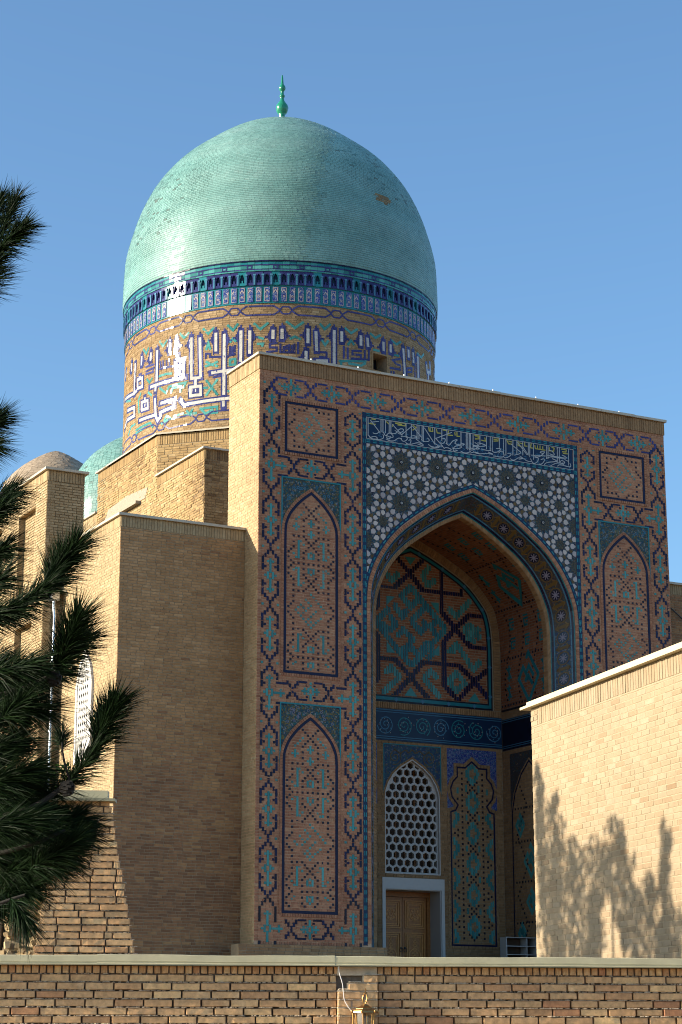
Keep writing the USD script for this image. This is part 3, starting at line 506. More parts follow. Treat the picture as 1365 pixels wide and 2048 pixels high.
SCR_BOWLS = [[[3.479,14.418],[3.58,14.366],[3.695,14.409],[3.782,14.368],[3.637,14.321],[3.522,14.398]],[[3.638,14.506],[3.725,14.492],[3.827,14.56]],[[3.695,14.329],[3.869,14.34],[3.985,14.423],[3.963,14.499]],[[3.986,14.569],[4.073,14.488],[4.161,14.575],[4.283,14.531],[4.073,14.488]],[[4.234,14.604],[4.321,14.576],[4.424,14.644],[4.366,14.676]],[[4.072,14.382],[4.189,14.345],[4.364,14.383],[4.481,14.466],[4.569,14.451]],[[4.073,14.448],[4.16,14.394],[4.219,14.482]],[[4.569,14.478],[4.716,14.418],[4.775,14.507],[4.658,14.544],[4.57,14.531]],[[4.483,14.679],[4.6,14.669],[4.66,14.744],[4.542,14.754],[4.454,14.648],[4.57,14.598]],[[4.746,14.569],[4.923,14.527],[5.1,14.579],[4.953,14.612]],[[4.715,14.365],[4.891,14.336],[5.069,14.401],[5.246,14.399]],[[4.819,14.433],[4.893,14.47],[4.877,14.374],[4.744,14.329]],[[5.07,14.521],[5.217,14.435],[5.305,14.38],[5.128,14.369]],[[5.248,14.546],[5.366,14.482],[5.515,14.543],[5.456,14.602]],[[5.484,14.418],[5.632,14.358],[5.84,14.373],[5.693,14.474]],[[5.542,14.373],[5.691,14.353],[5.961,14.417],[6.02,14.358]],[[5.902,14.53],[6.022,14.546],[6.054,14.658],[5.964,14.659]],[[6.082,14.528],[6.201,14.49],[6.324,14.642],[6.476,14.69],[6.384,14.596],[6.715,14.575],[6.595,14.612]],[[6.02,14.358],[6.14,14.401],[6.26,14.364],[6.169,14.325]],[[6.291,14.422],[6.471,14.42],[6.623,14.495],[6.412,14.492],[6.32,14.359],[6.47,14.366]],[[6.591,14.355],[6.772,14.326],[6.924,14.401]],[[6.865,14.474],[7.047,14.472],[7.171,14.57],[7.019,14.563]],[[6.924,14.347],[7.076,14.394],[7.228,14.374]],[[7.082,14.693],[7.203,14.629],[7.019,14.603]],[[6.915,14.525],[7.082,14.493],[7.235,14.528],[7.083,14.575],[6.993,14.617]],[[7.084,14.602],[7.236,14.596],[7.451,14.653],[7.269,14.695],[7.177,14.696]],[[7.019,14.404],[7.14,14.366],[7.293,14.373],[7.508,14.416],[7.691,14.414],[7.539,14.461]],[[7.296,14.523],[7.479,14.507],[7.632,14.514]],[[7.678,14.521],[7.847,14.503],[7.972,14.602],[7.819,14.608]],[[7.721,14.363],[7.905,14.361],[8.092,14.427],[8.063,14.519],[7.908,14.484]],[[8.091,14.373],[8.246,14.407],[8.341,14.502],[8.217,14.512]],[[8.307,14.361],[8.493,14.359],[8.619,14.43],[8.774,14.424],[8.651,14.489]],[[8.465,14.491],[8.59,14.536],[8.685,14.603],[8.624,14.65]],[[8.806,14.428],[8.898,14.372],[9.055,14.393],[9.025,14.458]],[[8.618,14.389],[8.743,14.42]],[[9.122,14.581],[9.247,14.542],[9.47,14.655],[9.536,14.747],[9.377,14.712],[9.471,14.683]],[[9.055,14.407],[9.21,14.345],[9.308,14.496],[9.183,14.506]],[[9.335,14.334],[9.462,14.379],[9.529,14.498],[9.402,14.481]],[[9.593,14.534],[9.785,14.615],[10.007,14.618],[10.327,14.661],[10.169,14.723]],[[9.524,14.332],[9.685,14.436],[9.972,14.502],[9.815,14.564]],[[9.745,14.334],[9.874,14.406],[10.097,14.464],[10.224,14.425]],[[9.696,14.796],[9.853,14.763],[9.883,14.725],[9.724,14.704]],[[10.098,14.492],[10.196,14.546],[10.258,14.513],[10.161,14.472]],[[9.999,14.354],[10.191,14.407],[10.478,14.418],[10.449,14.497]],[[10.261,14.596],[10.387,14.558]]]
SCR_YELLOW = [[[3.582,14.922],[3.727,14.917]],[[4.339,14.952],[4.72,14.94],[4.705,14.871],[4.455,14.862]],[[4.368,14.902],[4.602,14.896]],[[4.956,14.933],[5.074,14.87],[4.955,14.772]],[[5.49,14.956],[5.518,14.825],[5.638,14.829],[5.624,14.948]],[[5.55,14.937],[5.548,14.843]],[[5.758,14.927],[5.787,14.809],[5.906,14.813]],[[5.968,14.929],[6.103,14.921]],[[6.178,14.932],[6.146,14.793],[6.327,14.804]],[[6.389,14.921],[6.402,14.815]],[[6.464,14.932],[6.462,14.796],[6.568,14.811]],[[7.056,14.92],[7.208,14.928],[7.191,14.817],[7.084,14.802]],[[3.495,14.777],[3.726,14.771]],[[4.076,14.914],[4.163,14.846]],[[4.309,14.867],[4.279,14.783]],[[7.09,14.901],[7.242,14.909],[7.225,14.825],[7.088,14.82]],[[7.301,14.795],[7.454,14.789],[7.426,14.894]],[[7.733,14.937],[7.903,14.947],[7.886,14.849],[7.731,14.828]],[[7.732,14.882],[7.856,14.886]],[[8.196,14.933],[8.256,14.818],[8.38,14.822]],[[8.258,14.901],[8.382,14.891]],[[8.601,14.948],[8.597,14.811],[8.722,14.8]],[[8.631,14.898],[8.755,14.887]],[[8.835,14.954],[8.832,14.829],[8.926,14.829]],[[9.07,14.945],[9.034,14.802],[9.128,14.801]],[[9.194,14.907],[9.207,14.798],[9.569,14.793]],[[9.289,14.906],[9.286,14.809]],[[9.383,14.919],[9.38,14.808]],[[9.478,14.905],[9.474,14.794]],[[9.715,14.91],[9.711,14.799],[9.886,14.809]],[[9.794,14.92],[9.889,14.906],[9.87,14.82]],[[10.144,14.913],[10.335,14.911],[10.317,14.84],[10.173,14.834]],[[10.203,14.783],[10.379,14.793]]]
KW= [[[-30.8,24.82],[-30.5,23.37],[-26.7,23.35]],[[-27.3,24.76],[-26.7,23.35]],[[-28.7,23.35],[-28.7,23.08]],[[-30.8,23.07],[-26.7,23.05],[-26.6,22.75],[-30.7,22.77],[-30.8,23.07]],[[-28.9,22.93],[-28.4,22.93]],[[-21.1,24.84],[-21.0,24.18]],[[-17.9,24.76],[-17.8,22.64]],[[-22.6,23.45],[-12.7,23.49]],[[-17.9,22.44],[-17.8,22.24]],[[-11.9,24.83],[-11.9,23.73]],[[-8.8,24.81],[-8.8,24.0]],[[-35.2,22.7],[-33.4,22.5],[-12.6,22.51]],[[-36.5,24.3],[-36.4,24.08]],[[-37.5,24.1],[-34.0,24.09],[-33.9,23.49]],[[-37.5,24.1],[-37.4,23.91],[-35.0,23.9]],[[-35.0,23.76],[-37.1,23.76],[-37.1,23.61],[-35.2,23.62]],[[-51.0,23.48],[-33.1,23.46]],[[-47.2,24.71],[-47.2,23.6]],[[-47.6,23.45],[-47.8,23.26]],[[-47.9,23.02],[-47.2,22.38],[-46.1,22.19],[-44.8,22.29],[-44.6,22.45],[-37.9,22.52],[-37.9,22.77],[-44.7,22.77]],[[-57.9,22.47],[-47.5,22.42]],[[-56.4,23.08],[-52.3,23.04],[-52.2,22.77],[-56.3,22.8],[-56.4,23.08]],[[-54.4,23.21],[-54.3,23.07]],[[-54.5,22.93],[-53.8,22.92]],[[-60.2,23.99],[-56.5,23.96],[-56.3,23.64],[-60.0,23.67],[-60.2,23.99]],[[-58.3,24.07],[-58.3,23.98]],[[-62.8,24.66],[-63.1,23.53]],[[-76.9,23.73],[-63.1,23.57],[-60.5,23.62]],[[-70.4,23.16],[-62.8,23.06],[-62.6,22.76],[-71.4,22.83],[-74.8,22.63]],[[-57.3,24.76],[-57.5,24.43]],[[-51.0,24.72],[-51.1,24.43]],[[-66.6,24.77],[-67.0,24.48]],[[-75.0,24.77],[-76.2,24.51]],[[-40.5,24.84],[-40.7,24.47]],[[-37.4,24.86],[-37.6,24.45]],[[-0.7,24.81],[-0.8,24.49]],[[2.4,24.85],[2.3,24.49]],[[11.3,24.89],[11.3,24.38]],[[14.1,24.82],[14.4,24.13]],[[20.7,24.93],[20.7,23.55]],[[23.5,24.92],[23.5,24.55]],[[31.0,24.9],[31.0,24.53]],[[33.7,24.86],[34.0,24.54]],[[40.8,24.86],[40.9,24.53]],[[44.3,24.85],[44.3,24.56]],[[51.1,24.87],[52.1,23.81]],[[54.3,24.91],[54.4,24.63]],[[57.4,24.9],[57.6,24.52]],[[60.8,24.85],[61.1,23.91]],[[68.6,24.79],[69.5,24.53],[73.5,24.65],[73.0,24.93]],[[70.8,24.57],[70.6,24.18]],[[10.7,24.11],[10.6,23.69]],[[14.2,23.79],[17.9,23.82],[17.9,23.71]]]
KN= [[[-24.8,24.01],[-24.8,24.15],[-23.2,24.13],[-23.2,24.01],[-16.6,23.96]],[[-15.8,24.29],[-15.8,23.99],[-14.1,24.01],[-14.1,24.3]],[[-14.9,24.26],[-14.9,24.04]],[[-54.1,24.29],[-49.2,24.25]],[[-54.0,24.12],[-49.1,24.13]],[[-54.0,24.02],[-49.4,23.99],[-49.5,24.14]],[[-45.1,23.99],[-45.2,24.24]],[[-43.8,23.98],[-43.9,24.25]],[[-45.4,24.0],[-38.8,23.96]],[[-42.0,23.96],[-42.1,24.21]],[[-40.5,23.97],[-40.6,24.22]],[[-23.6,23.5],[-17.4,23.51]],[[-21.7,23.29],[-18.2,23.32]],[[0.4,24.35],[-1.8,24.32],[-1.8,24.2],[0.5,24.2],[0.5,24.07],[-2.7,24.04]],[[1.8,24.3],[1.8,24.04]],[[3.0,24.04],[2.9,24.21],[4.7,24.28],[4.8,24.05]],[[3.6,24.16],[4.8,24.16]],[[5.7,24.04],[5.7,24.26]],[[6.6,24.31],[6.6,24.03],[1.8,24.04]],[[7.9,24.37],[7.9,24.02]],[[24.3,24.38],[24.3,24.01]],[[25.8,24.35],[25.8,24.01]],[[31.0,24.34],[27.6,24.3],[27.6,24.17],[31.0,24.2],[31.0,24.06],[27.3,24.02]],[[32.6,24.37],[32.6,24.08]],[[34.3,24.4],[34.3,24.09],[27.3,24.01]],[[49.1,24.44],[45.3,24.31],[47.3,24.21],[49.5,24.22],[49.5,24.07],[44.2,24.01]],[[53.4,24.22],[56.4,24.3],[56.3,24.16],[53.3,24.08],[53.4,24.22]],[[58.7,24.46],[58.6,23.98]],[[53.3,24.08],[53.3,23.89]],[[44.6,23.87],[44.5,23.73],[45.9,23.76],[45.9,23.9]],[[15.6,24.1],[17.9,24.12],[17.9,23.93],[15.6,23.94]],[[9.1,23.87],[11.4,23.88]]]
KT= [[[-25.9,25.03],[-24.0,24.84],[-22.0,25.02]],[[-16.6,25.04],[-14.8,24.86],[-13.2,25.05]],[[-7.2,25.03],[-5.1,24.84],[-2.7,25.04]],[[-35.6,25.03],[-34.0,24.86],[-32.2,24.99]],[[-45.8,24.98],[-44.1,24.78],[-42.3,24.93]],[[-56.1,24.96],[-54.1,24.76],[-52.8,24.91]],[[-24.4,23.2],[-20.3,22.69]],[[-20.4,23.18],[-24.3,22.72]],[[-24.7,23.72],[-22.7,23.75],[-20.5,23.81]],[[-24.5,23.86],[-22.2,23.73],[-20.5,23.67]],[[-15.7,23.84],[-13.8,23.85],[-13.8,23.66],[-15.7,23.66],[-15.7,23.84]],[[-26.5,22.26],[-20.2,22.26],[-20.2,22.06],[-22.2,22.06]],[[-26.5,22.26],[-24.6,22.07],[-22.0,22.16]],[[-32.8,22.13],[-28.4,22.14]],[[-32.1,22.26],[-30.8,22.12],[-29.9,22.29]],[[-38.0,22.18],[-33.8,22.21]],[[-43.8,22.04],[-39.7,22.15],[-41.5,22.26],[-42.6,22.14]],[[-45.2,23.31],[-42.0,23.07],[-40.6,23.27],[-32.8,23.27],[-33.8,23.12]],[[-39.4,23.04],[-38.9,23.18],[-35.1,23.17],[-35.1,23.0]],[[-24.6,24.31],[-24.0,24.53],[-23.3,24.31]],[[-15.6,24.47],[-14.8,24.57],[-13.9,24.48]],[[-5.9,24.56],[-4.3,24.51]],[[-5.9,24.33],[-4.2,24.33],[-4.4,24.27]],[[-45.6,23.75],[-41.9,23.75],[-39.6,23.71]],[[-53.1,23.81],[-51.5,23.66],[-50.1,23.77]],[[-52.1,23.32],[-50.2,23.19]],[[-60.6,22.2],[-50.5,22.21],[-49.0,22.05]],[[-60.5,22.08],[-55.1,22.11]],[[-68.6,22.25],[-65.3,22.45],[-61.8,22.44]],[[-58.5,22.78],[-59.3,23.21],[-57.5,23.42]],[[-72.7,23.55],[-66.8,23.42]],[[-25.1,22.97],[-24.1,22.96]],[[-16.0,22.75],[-15.2,22.74]],[[4.0,25.09],[6.8,24.89],[9.5,25.09]],[[15.8,25.07],[17.2,24.92],[19.1,25.1]],[[25.0,25.04],[27.1,24.91],[29.4,25.08]],[[35.2,25.02],[37.2,24.92],[39.3,25.06]],[[45.0,25.0],[47.4,24.92],[49.6,25.07]],[[60.8,24.95],[63.5,24.88],[65.9,25.07]],[[5.4,24.52],[6.8,24.59],[8.4,24.51]],[[16.3,24.52],[17.4,24.37],[18.4,24.51]],[[26.0,24.5],[27.1,24.65],[28.1,24.53]],[[22.8,23.87],[32.9,24.01]],[[23.3,23.86],[23.3,23.67]],[[26.3,23.83],[31.0,23.83],[32.6,23.93]],[[36.6,24.49],[38.6,24.49]],[[46.3,24.52],[48.4,24.54]]]
KFL= [[[-30.8,24.82]],[[-21.1,24.84]],[[-11.9,24.83]],[[-51.0,24.72]],[[-66.6,24.77]],[[-40.5,24.84]],[[-0.7,24.81]],[[11.3,24.89]],[[20.7,24.93]],[[31.0,24.9]],[[40.8,24.86]],[[51.1,24.87]],[[10.7,24.11]]]
KFR= [[[-27.3,24.76]],[[-17.9,24.76]],[[-8.8,24.81]],[[-47.2,24.71]],[[-57.3,24.76]],[[-37.4,24.86]],[[2.4,24.85]],[[14.1,24.82]],[[23.5,24.92]],[[33.7,24.86]],[[44.3,24.85]],[[57.4,24.9]]]
for k, (lst, wd, nm, mt, o) in enumerate(((SCR_YELLOW, .032, 'kufic_line', 'yellow', .009), (SCR_BOWLS, .021, 'script_letter', 'script', .011), (SCR_LINES, .021, 'script_stem', 'script', .013))):
    for pl in lst:
        p = np.array(pl)
        if nm == 'script_letter' and len(p) > 2:
            from scipy.interpolate import splprep, splev
            tck, _ = splprep(p.T, s=0, k=min(3, len(p) - 1)); p = np.stack(splev(np.linspace(0, 1, 14), tck), 1)
        gshape = LineString(p).buffer(wd / 2, 2, cap_style=1 if k else 2).intersection(PL)
        if gshape.is_empty: continue
        mb = MB(); mb.poly(F0, gshape.simplify(.003), .004, o, .6); emit(INS, nm, mb, M[mt])
mb = MB(); rb = np.random.default_rng(41)
for k in range(120):                                     # small tendrils between the letters
    x, z = rb.uniform(3.5, 10.5), rb.uniform(14.34, 14.66); a = rb.uniform(0, 6.28)
    mb.poly(F0, LineString([(x, z), (x + .05 * math.cos(a), z + .03 * math.sin(a)), (x + .09 * math.cos(a + .9), z + .05 * math.sin(a + .9))]).buffer(.008, 1), .004, .009, .2)
emit(INS, 'tendril', mb, M['sky_tile'], kind='stuff')

# ---- star mosaic over the arch
SPN = sbox(3.42, 9.6, 10.58, 14.165).difference(ring_o)
SPN = unary_union([q for q in getattr(SPN, 'geoms', [SPN]) if q.area > .05])
mb = MB(); mb.poly(F0, SPN, .0, .004, .3); STAR = emit(BLD, 'star_mosaic', mb, M['mos_dark'])
def kite(x, y, a, l, w):
    """shield shaped tile, its point at angle a away from its centre"""
    p = np.array([(l * .55, 0), (l * .12, w * .5), (-l * .28, w * .44), (-l * .45, 0), (-l * .28, -w * .44), (l * .12, -w * .5)])
    c, s = math.cos(a), math.sin(a); return Polygon(np.stack([x + p[:, 0] * c - p[:, 1] * s, y + p[:, 0] * s + p[:, 1] * c], 1))
def star(x, y, r, n, q=.55, a0=0):
    return Polygon([(x + (r if i % 2 == 0 else r * q) * math.cos(a0 + i * math.pi / n), y + (r if i % 2 == 0 else r * q) * math.sin(a0 + i * math.pi / n)) for i in range(2 * n)])
big = [(7 - .015 + k * 1.213, 13.745 - j * 1.225) for k in range(-4, 5) for j in range(-1, 4)]
small = [(x + .6065, z - .6125) for x, z in big]
pet = []
for x, z in big:
    for k in range(12): a = (k + .5) * math.pi / 6; pet.append((x + .405 * math.cos(a), z + .405 * math.sin(a), a + math.pi, .19, .158))
    for s in (-1, 1): pet += [(x + .6065, z + s * .165, -s * math.pi / 2, .20, .165), (x + s * .165, z + .6125, math.pi / 2 * (1 - s) + math.pi, .20, .165)]
for x, z in small:
    for k in range(10): a = (k + .5) * math.pi / 5; pet.append((x + .262 * math.cos(a), z + .262 * math.sin(a), a + math.pi, .165, .135))
rb = np.random.default_rng(8); shapely.prepare(SPN); placed = []
for x, z, a, l, w in pet:
    k = kite(x, z, a, l, w)
    if not SPN.intersects(k): continue
    if any((x - px) ** 2 + (z - pz) ** 2 < .0105 for px, pz in placed): continue
    placed.append((x, z)); k = k.intersection(SPN)
    if k.area < .002: continue
    mb = MB(); mb.poly(F0, k, .002, .012 + rb.uniform(0, .003), float(np.clip(rb.normal(.5, .25), 0, 1))); emit(STAR, 'white_tile', mb, M['petal'])
PP = np.array(placed)
for lst, R, n, nm in ((big, .33, 16, 'large_rosette'), (small, .185, 10, 'small_rosette')):
    for x, z in lst:
        s0 = star(x, z, R, n, .62, math.pi / n).intersection(SPN)
        if s0.area < .01: continue
        mb = MB(); mb.poly(F0, s0, .002, .010, .2); p = emit(STAR, nm, mb, M['rosette'])
        mb = MB()
        for rr, m_ in ((.62, 16), (.38, 12)):
            for i in range(m_):
                a = (i + .5 * (rr < .5)) * 2 * math.pi / m_; d = Point(x + R * rr * math.cos(a), z + R * rr * math.sin(a)).buffer(.016 if R > .2 else .010, 2)
                if SPN.contains(d): mb.poly(F0, d, .01, .014, .5)
        if mb.v: emit(STAR, 'rosette_bead', mb, M['gold'])
        if R > .2 and SPN.contains(Point(x, z).buffer(.1)):
            mb = MB(); mb.poly(F0, Point(x, z).buffer(.066, 6), .01, .020, .2); mb.poly(F0, Point(x, z).buffer(.045, 6).difference(Point(x, z).buffer(.022, 4)), .02, .03, .5)
            emit(STAR, 'rosette_boss', mb, M['black'])
            mb = MB(); mb.poly(F0, Point(x, z).buffer(.036, 6).difference(Point(x, z).buffer(.020, 4)), .02, .034, .5); emit(STAR, 'boss_ring', mb, M['white'])
centres = np.array(big + small); gold = []
for x in np.arange(3.5, 10.55, .035):
    for z in np.arange(9.9, 14.15, .035):
        if not SPN.contains(Point(x, z)): continue
        d = np.hypot(PP[:, 0] - x, PP[:, 1] - z).min(); e = np.hypot(centres[:len(big), 0] - x, centres[:len(big), 1] - z).min(); e2 = np.hypot(centres[len(big):, 0] - x, centres[len(big):, 1] - z).min()
        if d > .108 and e > .40 and e2 > .2: gold.append((min(d, .2), x, z))
gold.sort(reverse=True); kept = []
for d, x, z in gold:
    if all((x - a) ** 2 + (z - b) ** 2 > .026 for a, b in kept): kept.append((x, z))
for x, z in kept:
    s0 = star(x, z, .078, 6, .5).intersection(SPN)
    if s0.area > .002: mb = MB(); mb.poly(F0, s0, .002, .010, rb.uniform(.2, 1)); emit(STAR, 'gold_star', mb, M['gold'])

# ================================================================= the deep arched niche
def path(A, z0=-.06):
    p = np.vstack([[A[0, 0], z0], A]); d = np.r_[0, np.cumsum(np.hypot(*np.diff(p, axis=0).T))]
    t = np.gradient(p, axis=0); t[0] = (0, 1); t /= np.linalg.norm(t, axis=1, keepdims=True); return p, d, np.stack([-np.abs(t[:, 1]), -np.abs(t[:, 0]) * np.where(t[:, 0] <= 0, 1, -1)], 1)
def map_arch(A, sg, v_is_a=False):
    """(s, v, o): s metres up from the foot along one half of the arch, o inwards"""
    p, d, n = path(A)
    def f(s, v, o):
        s, v, o = np.asarray(s, float), np.asarray(v, float), np.asarray(o, float)
        if v_is_a: s, v = v, s
        x = np.interp(s, d, p[:, 0]) + o * np.interp(s, d, n[:, 0]); z = np.interp(s, d, p[:, 1]) + o * np.interp(s, d, n[:, 1])
        x = np.maximum(x, 0.0) if True else x
        return P0 + np.multiply.outer(7 + sg * x, U) + np.multiply.outer(v, V) + np.multiply.outer(z, [0, 0, 1.])
    return f, d[-1]
pO, dO, _ = path(A_SPL); pI, dI, nI = path(A_IN); SL = dI[-1]
fO = np.r_[0, np.linspace(.0, 1, len(A_SPL))]; 
def map_splay(sg):
    qI = np.r_[0, 1 + np.linspace(0, 1, len(A_IN))]
    def f(s, t, o):
        s, t, o = np.asarray(s, float), np.asarray(t, float) / .815, np.asarray(o, float); q = np.interp(s, dI, qI); qO = np.r_[0, 1 + np.linspace(0, 1, len(A_SPL))]
        Ox, Oz, Ix, Iz = np.interp(q, qO, pO[:, 0]), np.interp(q, qO, pO[:, 1]), np.interp(q, qI, pI[:, 0]), np.interp(q, qI, pI[:, 1])
        nx, nz = np.interp(q, qI, nI[:, 0]), np.interp(q, qI, nI[:, 1])
        x = (1 - t) * Ox + t * Ix + .83 * o * nx; z = (1 - t) * Oz + t * Iz + .83 * o * nz
        return P0 + np.multiply.outer(7 + sg * x, U) + np.multiply.outer(.68 * t - .55 * o, V) + np.multiply.outer(z, [0, 0, 1.])
    return f
def sheet(mp, s0, s1, t0, t1, o, ns, nt, t=.4):
    S, T = np.meshgrid(np.linspace(s0, s1, ns), np.linspace(t0, t1, nt), indexing='ij'); P = mp(S.ravel(), T.ravel(), np.full(S.size, o)).reshape(ns, nt, 3); mb = MB(); return mb.grid(P, t)
for sg in (1, -1):
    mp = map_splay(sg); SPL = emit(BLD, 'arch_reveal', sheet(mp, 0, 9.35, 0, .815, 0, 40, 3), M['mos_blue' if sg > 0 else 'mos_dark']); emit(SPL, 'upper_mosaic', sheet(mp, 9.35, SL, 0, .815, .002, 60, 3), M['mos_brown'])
    rb = np.random.default_rng(60 + sg)
    for t0, t1, mt, o in ((.0, .035, 'turq_deep', .010), (.035, .10, 'navy', .006), (.105, .145, 'sky_tile', .010), (.665, .70, 'sky_tile', .010), (.705, .78, 'navy', .006), (.78, .815, 'turq_deep', .010)):
        s = np.arange(.0, SL - .02, .16); mb = MB(); mb.boxes(mp, s + .004, np.minimum(s + .156, SL), t0, t1, .0, o + rb.uniform(-.001, .001, len(s)), rb.uniform(.2, .8, len(s)))
        emit(SPL, 'edge_strip', mb, M[mt])
    for i, s in enumerate(np.arange(.45, SL - .2, .62)):
        up = s > 9.3
        mb = MB(); mb.poly(mp, Point(s, .405).buffer(.205, 4).difference(Point(s, .405).buffer(.175, 4)), .0, .010, .6); emit(SPL, 'medallion_ring', mb, M['gold'])
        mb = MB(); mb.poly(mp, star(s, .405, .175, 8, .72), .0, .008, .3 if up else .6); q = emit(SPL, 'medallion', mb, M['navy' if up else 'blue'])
        mb = MB()
        for k in range(8): a = k * math.pi / 4; mb.poly(mp, LineString([(s + .03 * math.cos(a), .405 + .03 * math.sin(a)), (s + .12 * math.cos(a), .405 + .12 * math.sin(a))]).buffer(.016, 1), .008, .012, .3)
        mb.poly(mp, star(s, .405, .05, 8), .008, .013, .6); emit(SPL, 'medallion_flower', mb, M['lilac'])
        if s + .31 < SL - .1:
            mb = MB(); e = s + .31; mb.poly(mp, LineString([(e, .22), (e, .59)]).buffer(.045, 2), .0, .010, .5)
            for w in (-1, 1): mb.poly(mp, LineString([(e - .10, .405 + w * .10), (e, .405 + w * .21), (e + .10, .405 + w * .10)]).buffer(.014, 1), .0, .010, .9)
            emit(SPL, 'ochre_bar', mb, M['gold'])
# brick rib behind the reveal
rim = archpoly(A_VLT, -.06).buffer(.25).intersection(sbox(0, -.06, 14, 13.6)).difference(archpoly(A_RIM))
mb = MB(); mb.poly(face_v(.92), rim, 0, .235, back=True); RIB = emit(BLD, 'niche_rib', mb, M['mortar_grey'])
mb = MB(); rb = np.random.default_rng(13); FR = face_v(.685)
for sg in (1, -1):
    pI2, dI2, nI2 = path(A_IN); pR, dR, nR = path(A_RIM)
    for s in np.arange(.02, dI2[-1] - .05, .085):
        c4 = []
        for ss in (s, s + .073):
            f = ss / dI2[-1]; a = (np.interp(ss, dI2, pI2[:, 0]), np.interp(ss, dI2, pI2[:, 1])); b = (np.interp(f * dR[-1], dR, pR[:, 0]), np.interp(f * dR[-1], dR, pR[:, 1])); c4 += [a, b]
        mb.poly(FR, Polygon([(7 + sg * x, z) for x, z in (c4[0], c4[2], c4[3], c4[1])]), .0, .012, rb.uniform(.2, .9))
    mp, S = map_arch(A_RIM, sg); s = np.arange(.02, S - .05, .085); mb.boxes(mp, s, s + .073, .70, .905, -.005, .012, rb.uniform(.1, .9, len(s)))
emit(RIB, 'rib_brick', mb, M['buff'], kind='stuff')
mb = MB()
for sg in (1, -1):
    mp, S = map_arch(A_VLT, sg); s = np.arange(0, S - .01, .2); mb.boxes(mp, s, np.minimum(s + .2, S), .93, .99, -.01, .012, .3)
emit(RIB, 'black_edging', mb, M['black'])
